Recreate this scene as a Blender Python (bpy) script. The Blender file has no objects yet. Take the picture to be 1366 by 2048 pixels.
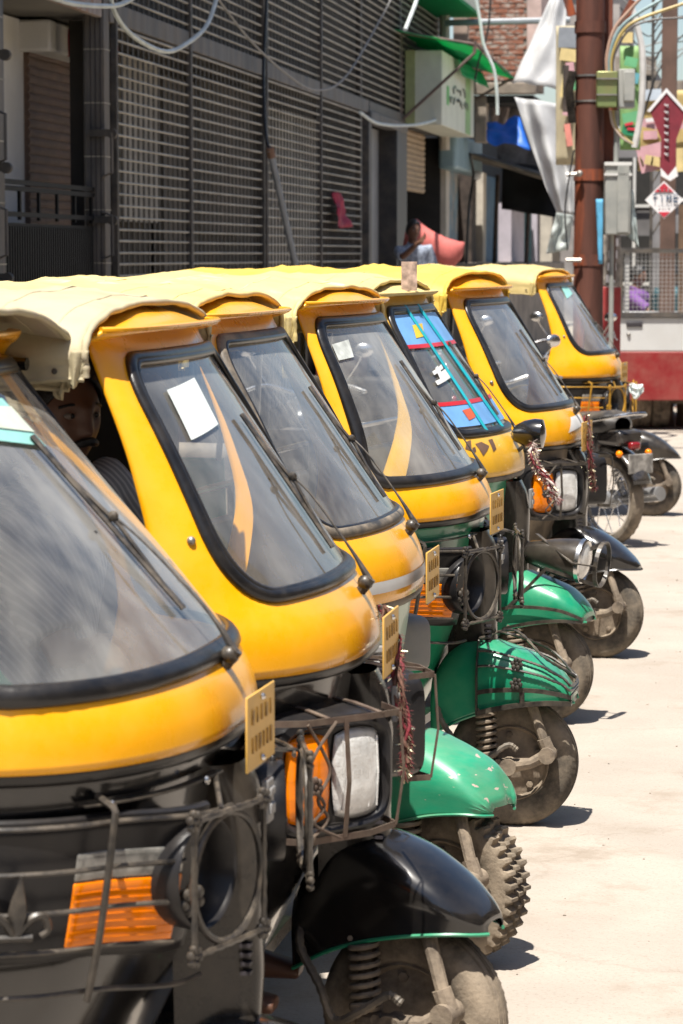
import bpy, bmesh, math, random
from mathutils import Vector, Matrix, noise
random.seed(7)
PI = math.pi
def R(d): return math.radians(d)
scene = bpy.context.scene
C = scene.collection

# ------------------------------------------------------------------ camera
FPX, HY, VPX, CAMH = 5600.0, 510.0, 1540.0, 1.78      # focal length in photo pixels, horizon row, street vanishing column
YAW = math.atan((VPX - 683.0) / FPX)
PITCH = math.atan((1024.0 - HY) / FPX)
cam_d = bpy.data.cameras.new('camera')
cam = bpy.data.objects.new('camera', cam_d); C.objects.link(cam)
cam_d.sensor_fit = 'VERTICAL'; cam_d.sensor_height = 24.0
cam_d.lens = FPX / 2048.0 * 24.0
cam_d.clip_start = 0.1; cam_d.clip_end = 600
cam.location = (0, 0, CAMH)
cam.rotation_euler = (PI/2 - PITCH, 0, YAW)
cam_d.dof.use_dof = True
cam_d.dof.focus_distance = 8.0
cam_d.dof.aperture_fstop = 6.3
scene.camera = cam

# ------------------------------------------------------------------ sky, sun, exposure
SUN_EL, SUN_AZ = 69.0, 258.0                          # azimuth counted counter-clockwise from +X: sun high, behind the camera
world = bpy.data.worlds.new('World'); scene.world = world
world.use_nodes = True
wn = world.node_tree.nodes; wl = world.node_tree.links
bg = wn['Background']
sky = wn.new('ShaderNodeTexSky'); sky.sky_type = 'NISHITA'; sky.sun_disc = False
sky.sun_elevation = R(SUN_EL); sky.sun_rotation = R(90 - SUN_AZ)
sky.air_density = 1.0; sky.dust_density = 1.2; sky.ozone_density = 1.0
wl.new(sky.outputs[0], bg.inputs[0]); bg.inputs[1].default_value = 0.075
sun_d = bpy.data.lights.new('sun', 'SUN'); sun = bpy.data.objects.new('sun', sun_d); C.objects.link(sun)
sun_d.energy = 5.0; sun_d.angle = R(0.6); sun_d.color = (1.0, 0.95, 0.87)
sd = Vector((math.cos(R(SUN_EL))*math.cos(R(SUN_AZ)), math.cos(R(SUN_EL))*math.sin(R(SUN_AZ)), math.sin(R(SUN_EL))))
sun.rotation_euler = sd.to_track_quat('Z', 'Y').to_euler()
sun.location = (0, 0, 20)
scene.view_settings.view_transform = 'Standard'
scene.view_settings.look = 'None'
scene.view_settings.gamma = 1.0
scene.view_settings.use_curve_mapping = False
scene.view_settings.exposure = 0.97
scene.cycles.max_bounces = 8
scene.cycles.transparent_max_bounces = 16
scene.cycles.use_denoising = True
scene.cycles.sample_clamp_indirect = 6.0

# ------------------------------------------------------------------ pixel rays (surveying the photograph: pixel -> point on a plane of the place)
_r = Vector((math.cos(YAW), math.sin(YAW), 0))
_h = Vector((-math.sin(YAW), math.cos(YAW), 0))
_f = _h*math.cos(PITCH) - Vector((0, 0, 1))*math.sin(PITCH)
_u = _h*math.sin(PITCH) + Vector((0, 0, 1))*math.cos(PITCH)
EYE = Vector((0, 0, CAMH))
def ray(px, py): return _f*FPX + _r*(px-683.0) + _u*(1024.0-py)
def onx(px, py, X):
    d = ray(px, py); return EYE + d*(X/d.x)
def ony(px, py, Y):
    d = ray(px, py); return EYE + d*(Y/d.y)
def onz(px, py, z):
    d = ray(px, py); return EYE + d*((z-CAMH)/d.z)

# ------------------------------------------------------------------ objects
def tag(o, label, cat, group=None, kind=None):
    if label: o['label'] = label
    if cat: o['category'] = cat
    if group: o['group'] = group
    if kind: o['kind'] = kind
    return o
def thing(name, label, cat, loc=(0, 0, 0), rz=0.0, group=None):
    o = bpy.data.objects.new(name, None); C.objects.link(o)
    o.location = loc; o.rotation_euler = (0, 0, rz); o.empty_display_size = 0.2
    return tag(o, label, cat, group)
def link(name, me, parent=None):
    o = bpy.data.objects.new(name, me); C.objects.link(o)
    if parent is not None: o.parent = parent
    return o
def mk(name, geo, mat, parent=None, smooth=35, solid=0.0, bevel=0.0, offset=-1.0, kind=None, bseg=2):
    me = bpy.data.meshes.new(name)
    me.from_pydata([tuple(v) for v in geo[0]], [], geo[1]); me.update()
    if mat is not None: me.materials.append(mat)
    if smooth:
        me.polygons.foreach_set('use_smooth', [True]*len(me.polygons))
        if smooth < 180: me.set_sharp_from_angle(angle=R(smooth))
    o = link(name, me, parent)
    if solid:
        m = o.modifiers.new('solid', 'SOLIDIFY'); m.thickness = solid; m.offset = offset
    if bevel:
        m = o.modifiers.new('bevel', 'BEVEL'); m.width = bevel; m.segments = bseg; m.limit_method = 'ANGLE'; m.harden_normals = False
    if kind: o['kind'] = kind
    return o
def share(name, src, parent, loc=(0, 0, 0), rot=(0, 0, 0), sc=None):
    o = link(name, src.data, parent); o.location = loc; o.rotation_euler = rot
    if sc: o.scale = sc
    return o

# ------------------------------------------------------------------ shapes: each returns (verts, faces)
def join(*gs):
    V = []; F = []
    for v, f in gs:
        k = len(V); V += [Vector(p) for p in v]; F += [tuple(i+k for i in q) for q in f]
    return V, F
def xf(g, M): return [M @ Vector(v) for v in g[0]], g[1]
def mv(g, t): t = Vector(t); return [Vector(v)+t for v in g[0]], g[1]
def box(c, s, rz=0.0):
    hx, hy, hz = s[0]/2, s[1]/2, s[2]/2
    V = [Vector((x, y, z)) for x in (-hx, hx) for y in (-hy, hy) for z in (-hz, hz)]
    if rz:
        m = Matrix.Rotation(rz, 3, 'Z'); V = [m @ v for v in V]
    V = [v+Vector(c) for v in V]
    return V, [(0,1,3,2),(4,6,7,5),(0,4,5,1),(2,3,7,6),(0,2,6,4),(1,5,7,3)]
def box2(a, b):
    a = Vector(a); b = Vector(b)
    return box((a+b)/2, [abs(b[i]-a[i]) for i in range(3)])
def frames(path, closed=False, up=None):
    n = len(path); T = []
    for i in range(n):
        a = path[(i-1) % n] if (closed or i > 0) else path[i]
        b = path[(i+1) % n] if (closed or i < n-1) else path[i]
        t = (b-a); T.append(t.normalized() if t.length > 1e-9 else Vector((0, 0, 1)))
    u = up if up is not None else (Vector((0, 0, 1)) if abs(T[0].z) < 0.9 else Vector((1, 0, 0)))
    N = []
    for t in T:
        nrm = u - t*u.dot(t)
        if nrm.length < 1e-6: nrm = t.orthogonal()
        nrm.normalize(); N.append(nrm)
        if up is None: u = nrm
    return T, N
def tube(path, r, sides=8, closed=False, r2=None, up=None, caps=True, normals=None):
    path = [Vector(p) for p in path]; n = len(path)
    T, N = frames(path, closed, up)
    if normals is not None: N = normals
    V = []; F = []
    for i, p in enumerate(path):
        ri = r[i] if isinstance(r, (list, tuple)) else r
        rb = ri if r2 is None else (r2[i] if isinstance(r2, (list, tuple)) else r2)
        b = T[i].cross(N[i])
        for k in range(sides):
            a = 2*PI*(k+0.5)/sides
            V.append(p + N[i]*(ri*math.cos(a)) + b*(rb*math.sin(a)))
    m = n if closed else n-1
    for i in range(m):
        for k in range(sides):
            j = (i+1) % n; k2 = (k+1) % sides
            F.append((i*sides+k, i*sides+k2, j*sides+k2, j*sides+k))
    if not closed and caps:
        F.append(tuple(range(sides-1, -1, -1))); F.append(tuple((n-1)*sides+k for k in range(sides)))
    return V, F
def smooth_path(pts, n=6, closed=False):
    pts = [Vector(p) for p in pts]; out = []; m = len(pts)
    rng = range(m) if closed else range(m-1)
    for i in rng:
        p0 = pts[(i-1) % m] if (closed or i > 0) else pts[i]*2-pts[i+1]
        p1 = pts[i]; p2 = pts[(i+1) % m]
        p3 = pts[(i+2) % m] if (closed or i+2 < m) else p2*2-p1
        for k in range(n):
            t = k/n
            out.append(0.5*((2*p1)+(p2-p0)*t+(2*p0-5*p1+4*p2-p3)*t*t+(3*p1-p0-3*p2+p3)*t*t*t))
    if not closed: out.append(pts[-1])
    return out
def lathe(prof, seg=32, M=None, mod=None):
    """prof: list of (radius, height along z)"""
    V = []; F = []; n = len(prof)
    for k in range(seg):
        a = 2*PI*k/seg
        for i, (r, h) in enumerate(prof):
            if mod: r, h = mod(k, i, r, h)
            V.append(Vector((r*math.cos(a), r*math.sin(a), h)))
    for k in range(seg):
        k2 = (k+1) % seg
        for i in range(n-1):
            F.append((k*n+i, k2*n+i, k2*n+i+1, k*n+i+1))
    if M is not None: V = [M @ v for v in V]
    return V, F
def grid(fn, nu, nv, closed_u=False):
    V = []; F = []
    for i in range(nu+1 if not closed_u else nu):
        for j in range(nv+1):
            V.append(Vector(fn(i/nu, j/nv)))
    w = nv+1; n = nu if closed_u else nu+1
    for i in range(nu):
        i2 = (i+1) % n
        for j in range(nv):
            F.append((i*w+j, i2*w+j, i2*w+j+1, i*w+j+1))
    return V, F
def prism(poly, axis, a, b):
    """poly of 2-D points extruded along axis ('x','y','z') from a to b"""
    def P(p, t):
        return {'x': (t, p[0], p[1]), 'y': (p[0], t, p[1]), 'z': (p[0], p[1], t)}[axis]
    n = len(poly)
    V = [Vector(P(p, a)) for p in poly]+[Vector(P(p, b)) for p in poly]
    F = [tuple(range(n))[::-1], tuple(range(n, 2*n))]+[(i, (i+1) % n, n+(i+1) % n, n+i) for i in range(n)]
    return V, F
def ball(c, r, seg=12, rings=8, s=(1, 1, 1)):
    V = []; F = []
    for j in range(rings+1):
        t = PI*j/rings
        for k in range(seg):
            a = 2*PI*k/seg
            V.append(Vector((c[0]+r*s[0]*math.sin(t)*math.cos(a), c[1]+r*s[1]*math.sin(t)*math.sin(a), c[2]+r*s[2]*math.cos(t))))
    for j in range(rings):
        for k in range(seg):
            k2 = (k+1) % seg
            F.append((j*seg+k, (j+1)*seg+k, (j+1)*seg+k2, j*seg+k2))
    return V, F
def helix(a, b, r, turns, wire, seg=12, sides=6):
    a = Vector(a); b = Vector(b); ax = (b-a).normalized(); e = ax.orthogonal().normalized(); g = ax.cross(e)
    n = int(turns*seg)
    return tube([a+(b-a)*(i/n)+(e*math.cos(2*PI*i/seg)+g*math.sin(2*PI*i/seg))*r for i in range(n+1)], wire, sides)
def cyl(a, b, r, sides=16, r1=None):
    return tube([a, b], [r, r if r1 is None else r1], sides)
def interp(tab, x):
    if x <= tab[0][0]: return tab[0][1]
    for (x0, y0), (x1, y1) in zip(tab, tab[1:]):
        if x <= x1: return y0+(y1-y0)*(x-x0)/(x1-x0)
    return tab[-1][1]
def sinterp(tab, x):
    """monotone smooth table look-up"""
    n = len(tab)
    if x <= tab[0][0]: return tab[0][1]
    if x >= tab[-1][0]: return tab[-1][1]
    for i in range(n-1):
        x0, y0 = tab[i]; x1, y1 = tab[i+1]
        if x <= x1:
            def sl(k):
                if k <= 0 or k >= n-1:
                    k0 = 0 if k <= 0 else n-2
                    return (tab[k0+1][1]-tab[k0][1])/(tab[k0+1][0]-tab[k0][0])
                a = (tab[k][1]-tab[k-1][1])/(tab[k][0]-tab[k-1][0]); b = (tab[k+1][1]-tab[k][1])/(tab[k+1][0]-tab[k][0])
                return 0 if a*b <= 0 else 2*a*b/(a+b)
            h = x1-x0; t = (x-x0)/h
            return (2*t**3-3*t*t+1)*y0+(t**3-2*t*t+t)*h*sl(i)+(-2*t**3+3*t*t)*y1+(t**3-t*t)*h*sl(i+1)
def nz(p, s=1.0, off=0.0): return noise.noise(Vector(p)*s+Vector((off, off*1.7, off*0.3)))

# ------------------------------------------------------------------ materials
MATS = {}
DUST = (0.40, 0.32, 0.23)
def mat(name, col, rough=0.5, metal=0.0, coat=0.0, var=0.12, vscale=6.0, dust=0.0, dscale=5.0, bump=0.0, bscale=60.0, up=0.5, stain=None, spec=0.5, col2=None, trans=0.0, stretch=(1, 1, 1), chips=None):
    if name in MATS: return MATS[name]
    m = bpy.data.materials.new(name); m.use_nodes = True; MATS[name] = m
    N = m.node_tree.nodes; L = m.node_tree.links
    p = N['Principled BSDF']
    tc = N.new('ShaderNodeTexCoord'); oi = N.new('ShaderNodeObjectInfo')
    mp = N.new('ShaderNodeMapping'); L.new(tc.outputs['Object'], mp.inputs[0]); mp.inputs['Scale'].default_value = stretch
    cmb = N.new('ShaderNodeVectorMath'); cmb.operation = 'SCALE'; cmb.inputs[0].default_value = (37, 91, 53); L.new(oi.outputs['Random'], cmb.inputs['Scale'])
    L.new(cmb.outputs[0], mp.inputs['Location'])
    co = mp.outputs[0]
    def nse(scale, detail=5, rough=0.6):
        n = N.new('ShaderNodeTexNoise'); n.inputs['Scale'].default_value = scale; n.inputs['Detail'].default_value = detail; n.inputs['Roughness'].default_value = rough
        L.new(co, n.inputs['Vector']); return n.outputs['Fac']
    def ramp(fac, a, b):
        r = N.new('ShaderNodeMapRange'); r.inputs['From Min'].default_value = a; r.inputs['From Max'].default_value = b; r.clamp = True; r.interpolation_type = 'SMOOTHSTEP'
        L.new(fac, r.inputs['Value']); return r.outputs[0]
    def mix(fac, a, b):
        x = N.new('ShaderNodeMix'); x.data_type = 'RGBA'
        if isinstance(fac, float): x.inputs[0].default_value = fac
        else: L.new(fac, x.inputs[0])
        for sock, v in ((x.inputs[6], a), (x.inputs[7], b)):
            if isinstance(v, tuple): sock.default_value = (*v, 1)
            else: L.new(v, sock)
        return x.outputs[2]
    def mul(a, b):
        x = N.new('ShaderNodeMath'); x.operation = 'MULTIPLY'
        for s, v in ((x.inputs[0], a), (x.inputs[1], b)):
            if isinstance(v, (int, float)): s.default_value = v
            else: L.new(v, s)
        return x.outputs[0]
    c2 = col2 if col2 else tuple(max(0, c*(1-2.2*var)) for c in col)
    n1 = nse(vscale)
    base = mix(ramp(n1, 0.3, 0.72), c2, col)
    if stain:
        scol, sscale, lo, hi = stain
        base = mix(ramp(nse(sscale, 8, 0.65), lo, hi), base, scol)
    if chips:
        ccol, cscale, lo = chips
        base = mix(ramp(nse(cscale, 3, 0.5), lo, lo+0.02), base, ccol)
    rsock = None
    if dust > 0:
        g = N.new('ShaderNodeNewGeometry'); sx = N.new('ShaderNodeSeparateXYZ'); L.new(g.outputs['Normal'], sx.inputs[0])
        upn = ramp(sx.outputs['Z'], -0.3, 1.0)
        a = N.new('ShaderNodeMath'); a.operation = 'MULTIPLY_ADD'; L.new(upn, a.inputs[0]); a.inputs[1].default_value = up; a.inputs[2].default_value = 1-up
        df = mul(mul(ramp(nse(dscale, 7, 0.7), 0.3, 0.75), a.outputs[0]), dust)
        base = mix(df, base, DUST)
        rr = N.new('ShaderNodeMapRange'); L.new(df, rr.inputs['Value']); rr.inputs['From Max'].default_value = 1.0
        rr.inputs['To Min'].default_value = rough; rr.inputs['To Max'].default_value = 0.95; rsock = rr.outputs[0]
    L.new(base, p.inputs['Base Color'])
    if rsock is not None: L.new(rsock, p.inputs['Roughness'])
    else: p.inputs['Roughness'].default_value = rough
    p.inputs['Metallic'].default_value = metal
    p.inputs['Coat Weight'].default_value = coat; p.inputs['Coat Roughness'].default_value = 0.08
    p.inputs['Specular IOR Level'].default_value = spec
    if trans: p.inputs['Transmission Weight'].default_value = trans
    if bump > 0:
        b = N.new('ShaderNodeBump'); b.inputs['Strength'].default_value = bump; b.inputs['Distance'].default_value = 0.01
        L.new(nse(bscale, 6, 0.65), b.inputs['Height']); L.new(b.outputs[0], p.inputs['Normal'])
    return m
def glass_mat(name, dust=0.2, tint=(0.95, 0.975, 0.965), streak=30.0, rough=0.02, dcol=(0.84, 0.82, 0.77)):
    if name in MATS: return MATS[name]
    m = bpy.data.materials.new(name); m.use_nodes = True; MATS[name] = m
    N = m.node_tree.nodes; L = m.node_tree.links
    N.remove(N['Principled BSDF']); out = N['Material Output']
    tr = N.new('ShaderNodeBsdfTransparent'); tr.inputs[0].default_value = (*tint, 1)
    gl = N.new('ShaderNodeBsdfGlossy'); gl.inputs['Roughness'].default_value = rough; gl.inputs[0].default_value = (1, 1, 1, 1)
    fr = N.new('ShaderNodeFresnel'); fr.inputs[0].default_value = 1.85
    m1 = N.new('ShaderNodeMixShader'); L.new(fr.outputs[0], m1.inputs[0]); L.new(tr.outputs[0], m1.inputs[1]); L.new(gl.outputs[0], m1.inputs[2])
    df = N.new('ShaderNodeBsdfDiffuse'); df.inputs[0].default_value = (*dcol, 1)
    tl = N.new('ShaderNodeBsdfTranslucent'); tl.inputs[0].default_value = (*dcol, 1)
    md = N.new('ShaderNodeMixShader'); md.inputs[0].default_value = 0.5; L.new(df.outputs[0], md.inputs[1]); L.new(tl.outputs[0], md.inputs[2])
    tc = N.new('ShaderNodeTexCoord'); oi = N.new('ShaderNodeObjectInfo')
    cmb = N.new('ShaderNodeVectorMath'); cmb.operation = 'SCALE'; cmb.inputs[0].default_value = (37, 91, 53); L.new(oi.outputs['Random'], cmb.inputs['Scale'])
    def nse(scale, stretch, det=5):
        mp = N.new('ShaderNodeMapping'); mp.inputs['Scale'].default_value = stretch; L.new(tc.outputs['Object'], mp.inputs[0]); L.new(cmb.outputs[0], mp.inputs['Location'])
        n = N.new('ShaderNodeTexNoise'); n.inputs['Scale'].default_value = scale; n.inputs['Detail'].default_value = det; L.new(mp.outputs[0], n.inputs['Vector'])
        r = N.new('ShaderNodeMapRange'); r.inputs['From Min'].default_value = 0.35; r.inputs['From Max'].default_value = 0.75; L.new(n.outputs['Fac'], r.inputs['Value'])
        return r.outputs[0]
    a = nse(streak*0.5, (1.0, 1.0, 0.25), 8); b = nse(4.0, (1, 1, 0.6), 6)
    s = N.new('ShaderNodeMath'); s.operation = 'MULTIPLY_ADD'; L.new(a, s.inputs[0]); s.inputs[1].default_value = 0.6; L.new(b, s.inputs[2])
    s2 = N.new('ShaderNodeMath'); s2.operation = 'MULTIPLY_ADD'; L.new(s.outputs[0], s2.inputs[0]); s2.inputs[1].default_value = dust; s2.inputs[2].default_value = dust*0.25; s2.use_clamp = True
    m2 = N.new('ShaderNodeMixShader'); L.new(s2.outputs[0], m2.inputs[0]); L.new(m1.outputs[0], m2.inputs[1]); L.new(md.outputs[0], m2.inputs[2])
    L.new(m2.outputs[0], out.inputs[0])
    return m

YEL = mat('yellow_paint', (0.84, 0.375, 0.0005), 0.26, coat=0.35, spec=0.35, var=0.04, vscale=9, dust=0.13, up=0.55, dscale=9, bump=0.07, bscale=6, stain=((0.60, 0.30, 0.03), 16, 0.66, 0.74))
YEL2 = mat('yellow_paint_worn', (0.78, 0.42, 0.015), 0.38, coat=0.3, var=0.08, dust=0.25, up=0.7, dscale=5, bump=0.05, bscale=10, stain=((0.45, 0.25, 0.10), 7, 0.66, 0.78))
GREEN = mat('green_paint', (0.006, 0.27, 0.135), 0.3, coat=0.5, var=0.10, dust=0.16, up=0.4, dscale=6, bump=0.05, bscale=10)
GREENW = mat('green_paint_scuffed', (0.007, 0.29, 0.15), 0.32, coat=0.4, var=0.1, dust=0.25, up=0.5, dscale=5, chips=((0.45, 0.36, 0.31), 26, 0.66), stretch=(0.5, 1, 2))
PALEG = mat('pale_green_paint', (0.27, 0.42, 0.31), 0.4, coat=0.3, var=0.08, dust=0.25, up=0.2, dscale=5)
BLK = mat('black_paint', (0.006, 0.006, 0.007), 0.20, coat=0.7, var=0.2, dust=0.05, up=0.4, dscale=7, chips=((0.02, 0.16, 0.09), 19, 0.74))
BLKD = mat('dusty_black_paint', (0.010, 0.009, 0.009), 0.25, spec=0.3, coat=0.3, var=0.2, dust=0.14, up=0.1, dscale=4)
TAN = mat('dust_covered_black_panel', (0.05, 0.045, 0.04), 0.5, var=0.2, dust=0.65, up=0.0, dscale=3)
RUB = mat('black_rubber', (0.008, 0.008, 0.009), 0.30, var=0.2, dust=0.07, up=0.75, dscale=12, bump=0.1, bscale=40)
RUBD = mat('grey_dusty_rubber', (0.03, 0.03, 0.03), 0.5, var=0.2, dust=0.75, up=0.4, dscale=8, bump=0.1, bscale=40)
PLAS = mat('charcoal_plastic', (0.012, 0.012, 0.014), 0.30, spec=0.3, var=0.1, dust=0.05, up=0.5, dscale=9, bump=0.05, bscale=120)
PLASG = mat('grey_plastic', (0.22, 0.22, 0.22), 0.45, var=0.1, dust=0.3, up=0.4, dscale=9)
WIRE = mat('black_wire', (0.016, 0.015, 0.015), 0.32, var=0.3, dust=0.35, up=0.6, dscale=20)
RUSTW = mat('rusty_flat_bar', (0.10, 0.065, 0.05), 0.55, metal=0.3, var=0.2, vscale=15, dust=0.4, dscale=20)
GOLDW = mat('gold_wire', (0.62, 0.33, 0.03), 0.35, metal=0.4, var=0.2, dust=0.2)
CHROME = mat('chrome', (0.72, 0.72, 0.72), 0.18, metal=1.0, var=0.1, dust=0.3, dscale=20)
STEEL = mat('dull_steel', (0.35, 0.34, 0.33), 0.42, metal=0.8, var=0.2, dust=0.45, dscale=12)
MUDM = mat('mud_covered_metal', (0.15, 0.115, 0.085), 0.8, var=0.3, vscale=14, dust=0.7, up=0.2, dscale=10, bump=0.3, bscale=60)
TYRE = mat('dusty_tyre', (0.030, 0.027, 0.024), 0.85, var=0.2, dust=0.62, up=0.0, dscale=5, bump=0.25, bscale=70)
TYREM = mat('muddy_tyre', (0.10, 0.08, 0.06), 0.9, var=0.3, vscale=8, dust=0.8, up=0.0, dscale=4, bump=0.35, bscale=60)
ORANGE = mat('orange_lens', (1.0, 0.25, 0.0), 0.15, coat=0.25, spec=0.3, var=0.12, vscale=14, dust=0.0, stretch=(1, 1, 5))
CLEARL = mat('clear_lens', (0.82, 0.82, 0.80), 0.12, metal=0.25, coat=0.8, var=0.15, vscale=18, dust=0.12, bump=0.6, bscale=26)
FROST = mat('grey_frosted_lens', (0.33, 0.32, 0.29), 0.15, coat=0.8, var=0.3, vscale=20, dust=0.15)
PLATE = mat('yellow_number_plate', (0.72, 0.42, 0.08), 0.5, var=0.08, dust=0.3, dscale=14)
INK = mat('dark_ink', (0.03, 0.025, 0.03), 0.6, var=0.1)
INKP = mat('faded_purple_ink', (0.50, 0.28, 0.06), 0.6, var=0.3, vscale=40)
CAN_BEIGE = mat('beige_canvas', (0.46, 0.40, 0.25), 0.75, var=0.10, vscale=5, dust=0.3, dscale=7, bump=0.35, bscale=13, stain=((0.38, 0.31, 0.24), 4.5, 0.5, 0.66))
CAN_CREAM = mat('cream_canvas', (0.62, 0.48, 0.19), 0.7, var=0.10, vscale=4, dust=0.25, dscale=6, bump=0.35, bscale=13)
CAN_PALE = mat('pale_yellow_canvas', (0.64, 0.50, 0.20), 0.68, var=0.10, vscale=4, dust=0.3, dscale=5, bump=0.35, bscale=13, stain=((0.62, 0.50, 0.42), 3.0, 0.52, 0.7))
CAN_YEL = mat('yellow_canvas', (0.72, 0.48, 0.06), 0.6, var=0.08, vscale=4, dust=0.18, dscale=5, bump=0.35, bscale=13)
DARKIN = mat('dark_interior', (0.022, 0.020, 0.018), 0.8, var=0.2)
SEATV = mat('black_seat_vinyl', (0.02, 0.02, 0.022), 0.45, var=0.2, dust=0.25, up=0.9, bump=0.05, bscale=50)
REDSEAT = mat('maroon_seat_vinyl', (0.13, 0.022, 0.02), 0.5, var=0.2, dust=0.2, up=0.8)
WHITEP = mat('white_paper', (0.68, 0.74, 0.72), 0.7, var=0.05, vscale=20)
TEALP = mat('teal_paper', (0.28, 0.60, 0.55), 0.6, var=0.1, vscale=20)
GLASS = glass_mat('windscreen_glass', 0.22)
GLASSD = glass_mat('dusty_windscreen_glass', 0.33)
GLASSC = glass_mat('streaked_windscreen_glass', 0.27, streak=60)
LAMPG = glass_mat('lamp_glass', 0.08, streak=20)

def sheet_mat(name, col, tr=0.45, rough=0.5, bump=0.2, bscale=10, var=0.08, vscale=4):
    """thin cloth or plastic that lets sunlight through"""
    m = mat(name, col, rough, var=var, vscale=vscale, bump=bump, bscale=bscale)
    N = m.node_tree.nodes; L = m.node_tree.links; p = N['Principled BSDF']; out = N['Material Output']
    t = N.new('ShaderNodeBsdfTranslucent'); mx = N.new('ShaderNodeMixShader'); mx.inputs[0].default_value = tr
    L.new(p.inputs['Base Color'].links[0].from_socket, t.inputs[0])
    L.new(p.outputs[0], mx.inputs[1]); L.new(t.outputs[0], mx.inputs[2]); L.new(mx.outputs[0], out.inputs[0])
    return m
# ================================================================== the auto rickshaw
NSEC = 2.45
def _mk_arc():
    tab = []; L = 0; p = None
    for i in range(401):
        th = (PI/2)*i/400
        c = max(0.0, math.cos(th))**(2/NSEC); s = math.sin(th)**(2/NSEC)
        q = (0.36*c, 0.53*s)
        if p: L += math.hypot(q[0]-p[0], q[1]-p[1])
        tab.append((L, c, s)); p = q
    return [(l/L, c, s) for l, c, s in tab], L
ARC, ARCL = _mk_arc()
def sec(u):
    a = min(abs(u), 1.0); lo, hi = 0, 400
    while hi-lo > 1:
        m = (lo+hi)//2
        if ARC[m][0] <= a: lo = m
        else: hi = m
    l0, c0, s0 = ARC[lo]; l1, c1, s1 = ARC[hi]
    t = (a-l0)/(l1-l0) if l1 > l0 else 0
    return c0+(c1-c0)*t, (s0+(s1-s0)*t)*(1 if u >= 0 else -1)
T_XF = [(0.94, -0.094), (0.975, -0.093), (1.01, -0.097), (1.05, -0.111), (1.09, -0.138), (1.125, -0.170)]
T_W = [(0.94, 0.548), (1.03, 0.540), (1.12, 0.522), (1.60, 0.440)]
T_XR = [(0.955, -0.50), (1.12, -0.455), (1.20, -0.445), (1.35, -0.480), (1.60, -0.580)]
CUR = dict(rake=0.72, zb=0.955)
def SX(z): return sinterp(T_XF, z) if z < 1.125 else -0.170-(z-1.125)*CUR['rake']
def S(u, z):
    c, s = sec(u); xr = sinterp(T_XR, z)-max(0, z-1.125)*(CUR['rake']-0.72)
    return Vector((xr+(SX(z)-xr)*c, sinterp(T_W, z)*s, z))
T_LX = [(0.24, -0.37), (0.35, -0.31), (0.50, -0.235), (0.62, -0.185), (0.75, -0.150), (0.96, -0.118)]
T_LW = [(0.24, 0.37), (0.45, 0.45), (0.7, 0.495), (0.96, 0.515)]
T_LR = [(0.24, -0.60), (0.96, -0.50)]
def Lw(u, z):
    c, s = sec(u); xr = interp(T_LR, z)
    return Vector((xr+(sinterp(T_LX, z)-xr)*c, sinterp(T_LW, z)*s, z))
def nrm(fn, u, z):
    e = 0.004
    du = fn(min(1, u+e), z)-fn(max(-1, u-e), z); dz = fn(u, z+e)-fn(u, z-e)
    n = du.cross(dz)
    if n.length < 1e-9: return Vector((1, 0, 0))
    n.normalize()
    return n
def OFF(fn, u, z, o): return fn(u, z)+nrm(fn, u, z)*o
def patch(fn, u0, u1, z0, z1, off, nu=10, nv=6):
    u0, u1 = min(u0, u1), max(u0, u1)
    return grid(lambda a, b: OFF(fn, u0+(u1-u0)*a, z0+(z1-z0)*b, off if not callable(off) else off(abs(u0+(u1-u0)*a))), nu, nv)
def sst(x):
    x = max(0.0, min(1.0, x)); return x*x*(3-2*x)
def fair(o): return lambda u: o+0.046*sst((0.60-u)/0.24)

def opening(hb, ht, zlo, zhi, rb, rt):
    zc = (zlo+zhi)/2-0.03
    def inside(a, z):
        if z < zlo or z > zhi: return False
        t = (z-zlo)/(zhi-zlo); hw = hb+(ht-hb)*t
        a = abs(a)
        if a > hw: return False
        for r, zz in ((rb, zlo), (rt, zhi)):
            dz = (z-zz) if zz == zlo else (zz-z)
            if dz < r and a > hw-r:
                if math.hypot(a-(hw-r), r-dz) > r: return False
        return True
    angs = [2*PI*i/220 for i in range(220)]
    H = ARCL; zb, zt = CUR['zb'], 1.63
    for ca in (H, -H):
        for cz in (zb-zc, zt-zc): angs.append(math.atan2(cz, ca) % (2*PI))
    angs = sorted(angs)
    inner, outer = [], []
    for t in angs:
        dx, dz = math.cos(t), math.sin(t)
        lo, hi = 0.0, 2.0
        for _ in range(40):
            m = (lo+hi)/2
            if inside(dx*m, zc+dz*m): lo = m
            else: hi = m
        inner.append((dx*lo/H, zc+dz*lo))
        k = 9
        if abs(dx) > 1e-9: k = min(k, H/abs(dx))
        if dz > 1e-9: k = min(k, (zt-zc)/dz)
        if dz < -1e-9: k = min(k, (zb-zc)/dz)
        outer.append((max(-1, min(1, dx*k/H)), zc+dz*k))
    return inner, outer, zc
def ring_mesh(fn, A, B, K, center=None):
    n = len(A); V = []; F = []
    for k in range(K+1):
        t = k/K
        for (u0, z0), (u1, z1) in zip(A, B):
            V.append(fn(u0+(u1-u0)*t, z0+(z1-z0)*t))
    for k in range(K):
        for i in range(n):
            j = (i+1) % n
            F.append((k*n+i, k*n+j, (k+1)*n+j, (k+1)*n+i))
    return V, F

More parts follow.
